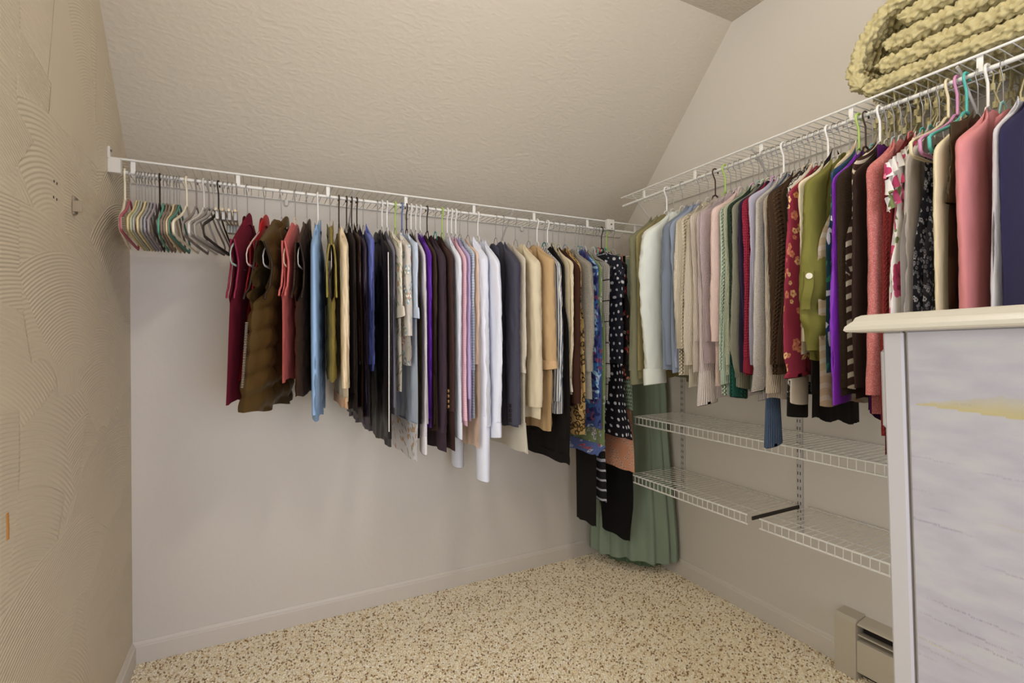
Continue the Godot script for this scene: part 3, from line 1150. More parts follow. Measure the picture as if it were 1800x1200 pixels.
	g.extrude(bp, Vector3(XL, 0, ZB + 0.013), Vector3(XL, 0, 1.3), Vector3(1, 0, 0))
	struct("baseboard_left", g, trim, "white baseboard along the combed plaster wall", "baseboard")
	# carpet pile: loops in light and dark yarn
	rng.seed = 5
	var loop := Geo.new()
	var p := PackedVector3Array()
	var q := PackedVector2Array()
	for r in 4:
		for k in 7:
			var a := TAU * k / 6
			var rr: float = [0.004, 0.0046, 0.0031, 0.0][r]
			p.append(Vector3(cos(a) * rr, [-0.012, -0.002, 0.003, 0.0045][r], sin(a) * rr))
			q.append(Vector2(k, r))
	loop.grid(p, q, 4, 7, true)
	var cm := StandardMaterial3D.new()
	cm.vertex_color_use_as_albedo = true
	cm.roughness = 0.95
	cm.metallic_specular = 0.1
	cm.rim_enabled = true
	cm.rim = 0.4
	var yarn := MultiMesh.new()
	yarn.transform_format = MultiMesh.TRANSFORM_3D
	yarn.use_colors = true
	var lm := loop.mesh()
	lm.surface_set_material(0, cm)
	yarn.mesh = lm
	var places := []
	var z := ZB + 0.016
	var row := 0
	while z < 1.29:
		var step := 0.0072 if z < -0.75 else 0.022
		var x := XL + 0.016 + (step / 2 if row % 2 else 0.0)
		while x < XR - 0.014:
			places.append(Vector3(x + rng.randf_range(-1, 1) * step * 0.2, rng.randf_range(-0.002, 0.0015), z + rng.randf_range(-1, 1) * step * 0.2))
			x += step
		z += step * 0.87
		row += 1
	yarn.instance_count = places.size()
	var patch := FastNoiseLite.new()
	patch.seed = 9
	patch.frequency = 1.6
	for i in places.size():
		var sc: float = 1.0 if places[i].z < -0.75 else 3.0
		yarn.set_instance_transform(i, Transform3D(Basis(Vector3.UP, rng.randf() * 3.0).scaled(Vector3(sc, rng.randf_range(0.8, 1.2), sc)), places[i]))
		var c := hx(["f3e6cb", "ecdcbb", "f7edd6", "e6d3ac"][rng.randi() % 4])
		var roll := rng.randf()
		if roll < 0.09:
			c = hx("957650")
		elif roll < 0.17:
			c = hx("c8ad85")
		yarn.set_instance_color(i, c.srgb_to_linear())
	var mm := MultiMeshInstance3D.new()
	mm.name = "carpet"
	mm.multimesh = yarn
	add_child(mm)
	mm.set_meta("kind", "stuff")
	tag(mm, "beige loop pile carpet flecked with brown", "carpet")

func build_lamp() -> void:
	var t := thing("ceiling_light", "white glass dome light on the flat ceiling", "ceiling light", LAMP)
	var g := Geo.new()
	var p := PackedVector3Array()
	var q := PackedVector2Array()
	for r in 9:
		for k in 25:
			var a := TAU * k / 24
			var b := PI / 2 * r / 8
			p.append(Vector3(cos(a) * 0.15 * sin(b), -0.075 * cos(b) - 0.012, sin(a) * 0.15 * sin(b)))
			q.append(Vector2(k, r))
	g.grid(p, q, 9, 25, true)
	var glow := StandardMaterial3D.new()
	glow.albedo_color = Color(0.9, 0.88, 0.83)
	glow.emission_enabled = true
	glow.emission = Color(1.0, 0.86, 0.66)
	glow.emission_energy_multiplier = 2.0
	part("glass_lamp_dome", g, glow, t)
	g = Geo.new()
	g.tube([Vector3(0, -0.014, 0), Vector3(0, 0.0, 0)], 0.16, 28)
	part("lamp_base", g, mat(Color(0.8, 0.78, 0.74), 0.4), t)
	var o := OmniLight3D.new()
	o.name = "ceiling_bulb_light"
	o.light_color = LAMP_COLOR
	o.light_energy = LAMP_ENERGY
	o.light_size = 0.14
	o.omni_range = 8
	o.omni_attenuation = 2
	o.shadow_enabled = true
	o.position = LAMP + Vector3(0, -0.12, 0)
	add_child(o)

func build_fittings() -> void:
	var white := mat(Color(0.83, 0.81, 0.77), 0.4)
	var steel := mat(Color(0.45, 0.43, 0.4), 0.4, 0.7)
	# back and right hang-rod shelves
	var tabs_b := []
	for i in 8:
		tabs_b.append(-0.376 + 0.3175 * i)
	var s := wire_shelf("long white wire hang rail shelf on the back wall under the slope", 0, -0.43, 1.98, ZB + 0.008, -2.118, 1.883, false, tabs_b, [0.36, 1.10])
	var g := Geo.new()   # end bracket on the left wall
	g.box(Vector3(XL + 0.018, 1.853, -2.103), Vector3(0.036, 0.052, 0.026), 0.002)
	g.box(Vector3(XL + 0.004, 1.893, -2.098), Vector3(0.008, 0.04, 0.022), 0.002)
	part("end_bracket", g, white, s)
	g = Geo.new()
	g.tube([Vector3(XL + 0.008, 1.9, -2.095), Vector3(XL + 0.012, 1.9, -2.095)], 0.004, 8)
	part("screw", g, steel, s)
	g = Geo.new()    # the clip near its right end
	g.box(Vector3(1.66, 1.862, -2.106), Vector3(0.046, 0.056, 0.022), 0.002)
	part("support_clip", g, white, s)
	g = Geo.new()
	g.tube([Vector3(1.662, 1.864, -2.096), Vector3(1.662, 1.864, -2.093)], 0.0045, 8)
	g.tube([Vector3(1.665, 1.842, -2.096), Vector3(1.665, 1.842, -2.093)], 0.003, 8)
	part("screw", g, steel, s)
	for x in [0.12, 0.66, 1.3]:
		g = Geo.new()
		g.box(Vector3(x, 1.872, ZB + 0.006), Vector3(0.016, 0.03, 0.012), 0.003)
		part("wall_clip", g, white, s)
	var tabs_r := []
	for i in 6:
		tabs_r.append(-1.895 + 0.3215 * i)
	wire_shelf("long white wire hang rail shelf on the right wall, above the sweaters", 2, -2.06, -0.2, XR - 0.008, 1.7, 1.997, false, tabs_r, [-1.99, -1.30, -0.66])
	wire_shelf("upper white wire shelf with a lip on the right wall", 2, -1.978, -0.3, XR - 0.012, 1.705, 0.867, true, [], [], 0.0268)
	wire_shelf("lower white wire shelf piece ending at the dark bracket", 2, -2.01, -1.322, XR - 0.012, 1.705, 0.567, true, [], [], 0.0268)
	wire_shelf("lower white wire shelf piece running from the bracket behind the chest", 2, -1.27, -0.3, XR - 0.012, 1.705, 0.567, true, [], [], 0.0268)
	g = Geo.new()
	g.box(Vector3(1.854, 0.558, -1.306), Vector3(0.29, 0.014, 0.006), 0.001)
	tag(part("shelf_bracket", g, mat(hx("2b2623"), 0.5, 0.3), self), "dark steel bracket bar between the two lower wire shelf pieces", "bracket")
	for z in [-1.942, -1.304]:
		var t := thing("shelf_standard", "white slotted wall standard %s" % ["behind the wire shelves beside the green skirt" if z < -1.6 else "behind the dark bracket and the jeans blue cuff"], "shelf standard", Vector3(XR, 0.45, z), 0.0, "slotted standards")
		var ch := Geo.new()
		ch.box(Vector3(-0.006, 0.4, 0), Vector3(0.012, 0.8, 0.025), 0.001)
		part("channel", ch, mat(Color(0.74, 0.72, 0.69), 0.4), t)
		var sl := Geo.new()
		sl.box(Vector3.ZERO, Vector3(0.003, 0.0135, 0.003), 0.0005)
		var sm := sl.mesh()
		for i in 25:
			for e in [-0.0055, 0.0055]:
				part("slot", sm, mat(hx("241f1b"), 0.9), t).position = Vector3(-0.0115, 0.03 + 0.031 * i, e)

	# the heater at the foot of the right wall
	var cream := mat(hx("bfb5a0"), 0.5)
	var h := thing("baseboard_heater", "cream metal baseboard heater on the floor beside the white chest", "heater", Vector3(XR, 0, -1.135))
	var prof := [[0, 0.0], [0.066, 0.0], [0.066, 0.208], [0.055, 0.222], [0, 0.228]]
	g = Geo.new()
	g.extrude(prof, Vector3(0, 0, 0), Vector3(0, 0, 0.075), Vector3(-1, 0, 0))
	part("end_cap", g, cream, h)
	g = Geo.new()
	g.extrude([[0.0, 0.03], [0.055, 0.03], [0.06, 0.034], [0.06, 0.148], [0.0, 0.148]], Vector3(0, 0, 0.076), Vector3(0, 0, 1.6), Vector3(-1, 0, 0))
	part("front_panel", g, cream, h)
	g = Geo.new()
	g.extrude([[0.0, 0.2], [0.05, 0.2], [0.06, 0.204], [0.058, 0.21], [0.045, 0.214], [0.0, 0.222]], Vector3(0, 0, 0.077), Vector3(0, 0, 1.6), Vector3(-1, 0, 0))
	part("top_cover", g, cream, h)
	g = Geo.new()
	g.extrude([[0.02, 0.16], [0.056, 0.166], [0.056, 0.171], [0.02, 0.166]], Vector3(0, 0, 0.077), Vector3(0, 0, 1.6), Vector3(-1, 0, 0))
	part("damper", g, cream, h)
	g = Geo.new()
	g.box(Vector3(-0.012, 0.1, 0.84), Vector3(0.02, 0.19, 1.52), 0.0)
	part("back_plate", g, mat(hx("1d1410"), 0.9), h)

	# small things on the combed wall
	var k := thing("latch_plate", "small bent metal latch plate screwed to the combed plaster wall", "latch", Vector3(XL, 1.628, -1.74))
	g = Geo.new()
	g.box(Vector3(0.003, 0, 0), Vector3(0.006, 0.05, 0.02), 0.001)
	g.box(Vector3(0.012, -0.004, 0.012), Vector3(0.022, 0.03, 0.003), 0.001)
	part("plate", g, mat(hx("a89a84"), 0.35, 0.6), k)
	for e in [0.016, -0.018]:
		g = Geo.new()
		g.tube([Vector3(0.005, e, -0.002), Vector3(0.009, e, -0.002)], 0.005, 8)
		part("screw", g, steel, k)
	var holes := [[1.652, -1.618], [1.652, -1.598], [1.612, -1.616], [1.612, -1.594]]
	for i in 4:
		g = Geo.new()
		g.tube([Vector3(XL - 0.001, holes[i][0], holes[i][1]), Vector3(XL + 0.0008, holes[i][0], holes[i][1])], 0.0035, 8)
		tag(part("screw_hole", g, mat(hx("4a3d30"), 0.9), self), ["upper right of four empty screw holes left of the latch plate", "upper left of four empty screw holes left of the latch plate", "lower right of four empty screw holes left of the latch plate", "lower left of four empty screw holes left of the latch plate"][i], "screw hole", "four screw holes left of the latch plate")
	g = Geo.new()
	g.tube([Vector3(XL + 0.0004, 0.92, -1.33), Vector3(XL + 0.0006, 0.89, -1.332), Vector3(XL + 0.0006, 0.868, -1.331)], 0.006, 8, false, 0.2, Vector3(1, 0, 0))
	tag(part("paint_drip", g, mat(hx("b8823c"), 0.6), self), "orange brown drip stain low on the combed plaster wall", "stain")

func chest_paint() -> StandardMaterial3D:
	var W := 512
	var im := Image.create(W, W, false, Image.FORMAT_RGB8)
	var fn := FastNoiseLite.new()
	fn.seed = 21
	fn.frequency = 0.02
	for y in W:
		for x in W:
			var n := fn.get_noise_2d(x * 0.35, y * 3.0)
			var c := hx("a19ea4").lerp(hx("a9a7a6") if n > 0 else hx("98959b"), minf(1.0, absf(n) * 1.2))
			im.set_pixel(x, y, c)
	rng.seed = 31
	for i in 70:   # rubbed-through streaks along the grain
		var y0 := rng.randi_range(0, W - 1)
		var x0 := rng.randi_range(0, W - 1)
		var l := rng.randi_range(40, 190)
		var c := hx(["77727a", "a59a72", "8f8a84", "8a8690"][rng.randi() % 4])
		for x in l:
			if rng.randf() < 0.7:
				var e := im.get_pixel(posmod(x0 + x, W), posmod(y0 + x / 40, W))
				im.set_pixel(posmod(x0 + x, W), posmod(y0 + x / 40, W), e.lerp(c, 0.55 * sin(PI * x / l)))
	# one broad yellowed streak where the paint has worn thin
	for x in range(56, 512):
		var wdt := int(minf(12.0, 1.0 + (x - 56) * 0.09))
		for y in wdt:
			var py := 22 - y + int(minf(4.0, (x - 56) * 0.03))
			im.set_pixel(x, py, im.get_pixel(x, py).lerp(hx("a8985a"), 0.8 * (1.0 - 0.8 * float(y) / wdt)))
	var m := StandardMaterial3D.new()
	m.albedo_texture = ImageTexture.create_from_image(im)
	m.roughness = 0.5
	m.uv1_scale = Vector3(1 / 0.4, -1.0 / 1.2, 1)
	return m

func build_chest() -> void:
	# a tall painted chest; its side panel faces the viewer and its drawers face the back wall
	var t := thing("chest_of_drawers", "tall white distressed painted chest at the right edge", "chest", Vector3(0.92, 0.0, -0.428))
	t.rotation.x = deg_to_rad(-1.2)
	var pm := chest_paint()
	var plain := mat(hx("aba7a7"), 0.5)
	var H := 1.262
	var D := 0.46
	var Wd := 0.62
	var g := Geo.new()
	g.box(Vector3(Wd / 2, H / 2 + 0.02, D / 2), Vector3(Wd - 0.012, H - 0.04, D - 0.01), 0.0)
	part("carcass", g, mat(hx("bdb6ae"), 0.6), t)
	g = Geo.new()
	g.box(Vector3(0.003, H / 2 + 0.01, 0.0145), Vector3(0.014, H - 0.02, 0.029), 0.003)
	part("front_stile", g, plain, t)
	g = Geo.new()
	g.box(Vector3(0.004, H / 2 + 0.01, 0.033 + (D - 0.066) / 2), Vector3(0.011, H - 0.02, D - 0.066), 0.002)
	part("side_panel", g, pm, t)
	g = Geo.new()
	g.box(Vector3(0.003, H / 2 + 0.01, D - 0.0145), Vector3(0.014, H - 0.02, 0.029), 0.003)
	part("rear_stile", g, plain, t)
	for d in [[1.236, 1.1, 0.006], [1.09, 0.84, 0.0], [0.83, 0.57, 0.0], [0.56, 0.3, 0.0], [0.29, 0.08, 0.0]]:
		g = Geo.new()
		g.box(Vector3(Wd / 2, (d[0] + d[1]) / 2, 0.002 - d[2]), Vector3(Wd - 0.02, d[0] - d[1] - 0.006, 0.016), 0.004)
		var dr := part("drawer", g, plain, t)
		for s in [-0.17, 0.17]:
			g = Geo.new()
			g.tube([Vector3(Wd / 2 + s, (d[0] + d[1]) / 2, -0.006 - d[2]), Vector3(Wd / 2 + s, (d[0] + d[1]) / 2, -0.014 - d[2])], 0.011, 12)
			part("knob", g, plain, dr)
	g = Geo.new()
	var top_prof := [[0.016, 0.0], [0.002, 0.0015], [-0.001, 0.0045], [0.0005, 0.0105], [0.006, 0.0165], [0.009, 0.019], [0.012, 0.0255], [0.018, 0.029], [0.026, 0.03]]
	g.rect_loft(Vector3(Wd / 2, H, D / 2), Wd / 2 + 0.03, D / 2 + 0.045, top_prof)
	part("top", g, mat(hx("b9b2a2"), 0.42), t)

func bobble(p: Vector3, fn: FastNoiseLite) -> float:
	return -fn.get_noise_3d(p.x, p.y, p.z)

func build_throw() -> void:
	# a chunky bobble-knit throw folded into a stack on the right shelf
	var t := thing("knitted_throw", "folded chunky bobble knit throw in pale olive on the right shelf", "blanket", Vector3(1.85, 2.0062, -0.9))
	var fn := FastNoiseLite.new()
	fn.seed = 4
	fn.noise_type = FastNoiseLite.TYPE_CELLULAR
	fn.cellular_return_type = FastNoiseLite.RETURN_DISTANCE
	fn.frequency = 58.0
	var m := mat(hx(THROW), 0.95).duplicate() as StandardMaterial3D
	m.rim_enabled = true
	m.rim = 0.4
	m.heightmap_enabled = true
	m.heightmap_texture = height_tex("boucle")
	m.heightmap_scale = 0.12
	m.uv1_scale = Vector3(30, 30, 1)
	# each fold: centre line in (z, y) along the shelf, a flattened roll across it
	var folds := [
		[[0.0, 0.03], [0.15, 0.032], [0.4, 0.034], [0.8, 0.034]],
		[[0.04, 0.085], [0.2, 0.085], [0.45, 0.09], [0.8, 0.092]],
		[[0.06, 0.14], [0.22, 0.146], [0.45, 0.15], [0.8, 0.152]],
		[[0.1, 0.2], [0.26, 0.208], [0.46, 0.212], [0.8, 0.214]],
		[[-0.005, 0.04], [-0.03, 0.1], [0.0, 0.18], [0.06, 0.245], [0.16, 0.272], [0.4, 0.28], [0.8, 0.28]]]
	for f in folds:
		var curve := Curve3D.new()
		for i in f.size():
			var a: Array = f[maxi(i - 1, 0)]
			var b: Array = f[mini(i + 1, f.size() - 1)]
			var tan := Vector3(0, b[1] - a[1], b[0] - a[0]) / 5.0
			curve.add_point(Vector3(0, f[i][1], f[i][0]), -tan, tan)
		var L := curve.get_baked_length()
		var M := int(L / 0.0045)
		var K := 150
		var p := PackedVector3Array()
		var q := PackedVector2Array()
		var half := 0.123
		var rad := 0.026
		var per := 4.0 * half + TAU * rad
		for r in M + 1:
			var c := curve.sample_baked(L * r / M, true)
			var d := (curve.sample_baked(minf(L, L * r / M + 0.01), true) - curve.sample_baked(maxf(0, L * r / M - 0.01), true)).normalized()
			var up := d.cross(Vector3.RIGHT).normalized()
			if up.y < 0.0 and absf(d.y) < 0.7:
				up = -up
			var cap := sqrt(clampf(minf(r, M - r) / 5.0, 0.02, 1.0))
			for k in K + 1:
				var l := per * k / K
				var x := 0.0
				var y := 0.0
				var n2 := Vector2.UP
				if l < 2 * half:
					x = half - l
					y = rad
					n2 = Vector2(0, 1)
				elif l < 2 * half + PI * rad:
					var a := PI / 2 + (l - 2 * half) / rad
					n2 = Vector2(cos(a), sin(a))
					x = -half + rad * n2.x
					y = rad * n2.y
				elif l < 4 * half + PI * rad:
					x = -half + l - 2 * half - PI * rad
					y = -rad
					n2 = Vector2(0, -1)
				else:
					var a := -PI / 2 + (l - 4 * half - PI * rad) / rad
					n2 = Vector2(cos(a), sin(a))
					x = half + rad * n2.x
					y = rad * n2.y
				var o := c + Vector3.RIGHT * x + up * y * cap
				var n := Vector3.RIGHT * n2.x + up * n2.y
				var h := bobble(o + Vector3(0, f[0][1] * 3.0, 0), fn)
				p.append(o + n * (0.017 * sqrt(clampf((h - 0.42) / 0.5, 0.0, 1.0)) - 0.011))
				q.append(Vector2(k / 150.0 * 0.66, L * r / M))
		var g := Geo.new()
		g.grid(p, q, M + 1, K + 1, true)
		part("fold", g, m, t)
	# yarn fringe with small pompoms that falls through the shelf wires
	rng.seed = 77
	var fg := Geo.new()
	for i in 130:
		var z := -2.048 + 0.0268 * (float(43 + i % 23) + 0.5) + 0.9
		if absf(z - 0.24) < 0.035:
			continue
		var x := rng.randf_range(-0.1, 0.13)
		if absf(x) < 0.016:
			x = 0.016 + absf(x)
		var pts := []
		var y := 0.008
		var dz := rng.randf_range(-0.03, 0.03)
		var l := rng.randf_range(0.08, 0.17)
		for j in 7:
			pts.append(Vector3(x + 0.006 * sin(j * 1.7 + i), y - l * j / 6.0, z + (dz * (j - 1) / 6.0 + 0.006 * sin(j * 2.3 + i * 2.0)) * (1.0 if j > 1 else 0.0)))
		fg.tube(pts, 0.0022, 5, false, 1.0, Vector3(1, 0, 0))
		for j in [3, 6]:
			var c: Vector3 = pts[j]
			fg.tube([c + Vector3(0, 0.009, 0), c + Vector3(0, 0.006, 0), c, c - Vector3(0, 0.006, 0), c - Vector3(0, 0.009, 0)].map(func(e): return e), 0.0062, 6, false, 1.0, Vector3(1, 0, 0))
	var fr := part("fringe", fg, m, t)
	fr.set_meta("kind", "stuff")

# ---------------------------------------------------------------- clothes
# [rod, position along it, name, category, label, fabric, colour, options]
func build_clothes() -> void:
	for e in [
		["b", -0.028, "fleece_vest", "vest", "maroon fleece vest with a stand collar, leftmost garment on the back rail", "fleece", "6e1226", {"st": "vest", "du": -0.02, "bw": 0.2, "hws": 1.02, "collar": "stand", "trim": "7a1c36", "hc": "a9c2b4", "hw": 0.19, "yaw": -15, "wlean": 0.02, "th": 0.012, "bb": -0.796}],
		["b", 0.03, "padded_vest", "vest", "bright red padded vest squeezed between the maroon fleece and the brown puffer", "nylon", "a81c20", {"st": "vest", "bw": 0.19, "hws": 1.02, "collar": "stand", "trim": "7e1518", "hc": "d8b9ae", "hw": 0.19, "yaw": -18, "wlean": 0.045, "th": 0.011, "du": -0.05, "bb": -0.727}],
		["b", 0.088, "puffer_vest", "vest", "dark olive brown puffer vest with horizontal baffles and a side zipper", "nylon", "4e3a1c", {"st": "vest", "du": 0.02, "hws": 1, "collar": "stand", "quilt": "baffle", "zip": "a09788", "zip_front": "2a2016", "badge": 1, "trim": "2b2018", "hc": "cfc6c8", "hw": 0.195, "bw": 0.23, "yaw": -20, "wlean": 0.04, "grow": 0.35, "th": 0.03, "bb": -0.828}],
		["b", 0.138, "padded_vest", "vest", "coral pink padded vest beside the brown puffer vest", "nylon", "d9716a", {"st": "vest", "hws": 1, "collar": "crew", "trim": "c0625c", "hc": "e0c8a8", "yaw": -16, "th": 0.01, "bb": -0.724}],
		["b", 0.18, "quilted_vest", "vest", "dark chocolate diamond quilted vest next to the light blue jacket", "nylon", "3e2a1a", {"st": "vest", "hws": 1, "collar": "stand", "quilt": "diamond", "zip_front": "5a452e", "hc": "d8d0c4", "wlean": 0, "grow": 0.1, "yaw": -14.5, "th": 0.016, "bb": -0.78}],
		["b", 0.221, "puffer_jacket", "jacket", "light blue shiny puffer jacket between the brown and khaki vests", "nylon", "88a6c8", {"quilt": "baffle", "collar": "stand", "rp": [[0, 0.05], [0.35, 0.052], [1, 0.05]], "hk": "tubular", "hc": "e2dfda", "wlean": 0, "yaw": -10, "th": 0.015, "sb": -0.85, "bb": -0.866}],
		["b", 0.267, "quilted_vest", "vest", "khaki olive diamond quilted vest with the hanger showing in its armhole", "nylon", "8b7a3a", {"st": "vest", "hws": 1, "collar": "stand", "quilt": "diamond", "trim": "8f8040", "hc": "c9b3ac", "grow": 0, "yaw": -6, "th": 0.016, "bb": -0.731}],
		["b", 0.301, "blouse", "blouse", "cream silky blouse hanging right of the khaki quilted vest", "satin", "d8c3a0", {"rp": [[0, 0.04], [0.35, 0.045], [1, 0.045]], "hk": "velvet", "hc": "3a2a20", "lower": [0.03, "d9ab84", 1, "weave"], "yaw": -2, "sb": -0.759, "bb": -0.803, "th": 0.017}],
		["b", 0.331, "blouse", "blouse", "black gathered blouse on a dark brown flocked hanger", "crepe", "241b18", {"hk": "velvet", "hc": "3a2a20", "hw": 0.15, "yaw": 0, "sb": -0.781, "bb": -0.851, "th": 0.01}],
		["b", 0.351, "blouse", "blouse", "espresso brown pleated satin top on a flocked hanger", "satin", "2f1f18", {"hk": "velvet", "hc": "3a2a20", "hw": 0.15, "yaw": 0, "sb": -0.673, "bb": -0.88, "th": 0.009}],
		["b", 0.372, "track_jacket", "jacket", "dark plum track jacket with a thin zipper", "nylon", "2f2530", {"hk": "velvet", "hc": "33241c", "hw": 0.155, "rp": [[0, 0.045], [0.35, 0.046], [1, 0.04]], "yaw": 0, "sb": -0.903, "bb": -0.915, "th": 0.011}],
		["b", 0.397, "satin_top", "top", "periwinkle blue satin top glimpsed behind the charcoal track jacket", "satin", "5f68a8", {"hw": 0.15, "hk": "wire", "yaw": 0, "sb": -0.674, "bb": -0.696, "th": 0.014}],
		["b", 0.455, "track_jacket", "jacket", "charcoal black track jacket with white piping on the sleeve", "nylon", "1f1a18", {"rp": [[0, 0.06], [0.35, 0.065], [1, 0.05]], "hk": "wood", "hc": "c2a577", "piping": "d9d4cc", "collar": "hood", "sb": -0.961, "bb": -0.988, "th": 0.01}],
		["b", 0.475, "sweatshirt", "sweater", "mid grey sweatshirt just behind the floral cream sleeve", "fleece", "77737c", {"hw": 0.17, "hk": "tubular", "hc": "dedad4", "sb": -0.843, "bb": -0.866, "th": 0.009}],
		["b", 0.496, "short_sleeved_blouse", "blouse", "cream short sleeved blouse with faded botanical print", "weave", "ddd5c4", {"pr": "botanic", "rp": [[0, 0.045], [0.5, 0.065], [1, 0.085]], "hk": "tubular", "hc": "e2dfda", "collar": "shirt", "cuff": "roll", "sb": -0.471, "bb": -0.786, "th": 0.01}],
		["b", 0.531, "short_sleeved_blouse", "blouse", "pastel paisley short sleeved blouse in grey rose and blue", "crepe", "ccc4b9", {"pr": "paisley", "rp": [[0, 0.045], [0.6, 0.05], [1, 0.055]], "hk": "tubular", "hc": "a7c060", "sb": -0.565, "bb": -0.677, "th": 0.018}],
		["b", 0.56, "tee_shirt", "shirt", "ice blue short sleeved shirt with a folded cuff", "weave", "c3cede", {"rp": [[0, 0.045], [0.5, 0.055], [1, 0.065]], "hk": "tubular", "hc": "5f6f9c", "cuff": "roll", "lower": [0.14, "d9d6da", 0.9, "weave", "botanic"], "sb": -0.474, "bb": -0.922, "th": 0.01}],
		["b", 0.58, "quilted_coat", "coat", "dark umber quilted coat with a long straight sleeve", "nylon", "33261a", {"rp": [[0, 0.035], [0.35, 0.038], [1, 0.045]], "hk": "velvet", "hc": "2e2018", "hw": 0.165, "sb": -0.896, "bb": -0.914, "th": 0.01}],
		["b", 0.6, "dress_shirt", "shirt", "white dress shirt with fine grey pinstripes beside the violet blouse", "weave", "dcd6d6", {"pr": "pinstripe_grey", "cuff": "button", "hw": 0.17, "hk": "tubular", "hc": "e2dfda", "sb": -0.977, "bb": -0.909, "th": 0.01}],
		["b", 0.621, "blouse", "blouse", "deep violet satin blouse with a pointed cuff", "satin", "5a2390", {"hw": 0.175, "rp": [[0, 0.045], [0.6, 0.055], [1, 0.035]], "collar": "shirt", "hk": "tubular", "hc": "d9d6d2", "sb": -0.898, "bb": -0.929, "th": 0.01}],
		["b", 0.641, "blouse", "blouse", "dark mocha brown blouse between the violet blouse and the plum blazer", "crepe", "3b2a1e", {"hw": 0.17, "hk": "tubular", "hc": "d9d6d2", "sb": -0.923, "bb": -0.947, "th": 0.01}],
		["b", 0.672, "blazer", "blazer", "dark plum grey tailored blazer with a notched collar", "weave", "3a2c34", {"collar": "lapel", "hk": "velvet", "hc": "2c2420", "sb": -0.958, "bb": -1.03, "th": 0.021}],
		["b", 0.709, "blazer", "blazer", "dark chocolate blazer with four brass cuff buttons", "weave", "3d2924", {"collar": "lapel", "rp": [[0, 0.055], [0.35, 0.056], [1, 0.05]], "hk": "slim", "hc": "4d9a90", "buttons": [4, "b58f5a", 0.6], "sb": -0.873, "bb": -1.033, "th": 0.015}],
		["b", 0.742, "dress_shirt", "shirt", "white cotton shirt with a closed barrel cuff beside the chocolate blazer", "weave", "dadce4", {"cuff": "button", "hk": "tubular", "hc": "a7c060", "rp": [[0, 0.045], [0.35, 0.05], [1, 0.05]], "sb": -0.929, "bb": -0.924, "th": 0.013}],
		["b", 0.766, "shirt", "shirt", "pale pink shirt with tiny red dots", "weave", "e3bcc6", {"pr": "dots_pink", "collar": "shirt", "hk": "tubular", "hc": "e2dfda", "sb": -0.915, "bb": -0.933, "th": 0.009}],
		["b", 0.786, "shirt", "shirt", "lavender shirt between the pink dotted and the gingham shirts", "weave", "b7a8cc", {"collar": "shirt", "hk": "tubular", "hc": "e2dfda", "hw": 0.18, "sb": -0.827, "bb": -0.923, "th": 0.01}],
		["b", 0.806, "shirt", "shirt", "blue grey gingham shirt with a soft collar", "weave", "d5d8dc", {"pr": "gingham", "collar": "shirt", "hk": "tubular", "hc": "e2dfda", "hw": 0.175, "sb": -0.708, "bb": -0.913, "th": 0.01}],
		["b", 0.826, "blouse", "blouse", "pale peach blouse half hidden by the big white shirt", "crepe", "dcc0ab", {"hk": "wire", "hw": 0.175, "sb": -0.685, "bb": -1.035, "th": 0.01}],
		["b", 0.865, "dress_shirt", "shirt", "long white tunic shirt whose straight cuff hangs lowest on the back rail", "weave", "e0e2ec", {"cuff": "long", "cl": 0.28, "rp": [[0, 0.045], [0.35, 0.05], [1, 0.046]], "hk": "wire", "hw": 0.165, "sb": -0.918, "bb": -0.944, "th": 0.028}],
		["b", 0.915, "dress_shirt", "shirt", "big bright white shirt with an open collar and rounded cuff", "weave", "e0e2ec", {"cuff": "button", "collar": "shirt", "rp": [[0, 0.055], [0.35, 0.066], [1, 0.05]], "hk": "tubular", "hc": "e8e4dc", "crease": 1.1, "sb": -0.944, "bb": -0.986, "th": 0.022}],
		["b", 1.006, "blazer", "blazer", "charcoal navy blazer with dark buttons at the cuff", "weave", "454450", {"collar": "lapel", "rp": [[0, 0.058], [0.35, 0.058], [1, 0.045]], "buttons": [4, "2a2626", 0.2], "hk": "wire", "sb": -0.952, "bb": -0.965, "th": 0.028}],
		["b", 1.044, "cardigan", "cardigan", "ivory textured cardigan with a gathered wrist and a lace hem", "boucle", "d6cbb8", {"rp": [[0, 0.05], [0.6, 0.055], [0.85, 0.055], [0.93, 0.035], [1, 0.045]], "hk": "wood", "hc": "b99a6a", "lower": [0.12, "d8d0bf", 1.05, "crepe"], "collar": "crew", "sb": -0.728, "bb": -0.956, "th": 0.01}],
		["b", 1.111, "jacket", "jacket", "cream collarless jacket with straight sleeves", "weave", "d6c8aa", {"rp": [[0, 0.052], [0.35, 0.056], [1, 0.056]], "hk": "wire", "sb": -0.881, "bb": -0.936, "th": 0.032}],
		["b", 1.183, "blazer", "blazer", "camel tan blazer with turned back cuffs", "weave", "bd9e74", {"collar": "lapel", "cuff": "roll", "c2": "c6a57c", "rp": [[0, 0.055], [0.35, 0.058], [1, 0.06]], "hk": "wire", "sb": -0.695, "bb": -0.993, "th": 0.032}],
		["b", 1.231, "blouse", "blouse", "white blouse with fine blue stripes", "satin", "dcd9d2", {"pr": "pinstripe_blue", "hk": "tubular", "hc": "e8e4dc", "rp": [[0, 0.05], [0.35, 0.05], [1, 0.04]], "sb": -0.865, "bb": -0.919, "th": 0.015}],
		["b", 1.271, "top", "top", "black knit top with a white mark near its hem", "weave", "17120f", {"hw": 0.155, "rp": [[0, 0.04], [0.35, 0.045], [1, 0.05]], "hk": "slim", "hc": "3e7d74", "lower": [0.03, "14100e", 1, "weave"], "sb": -1.045, "bb": -1.126, "th": 0.01}],
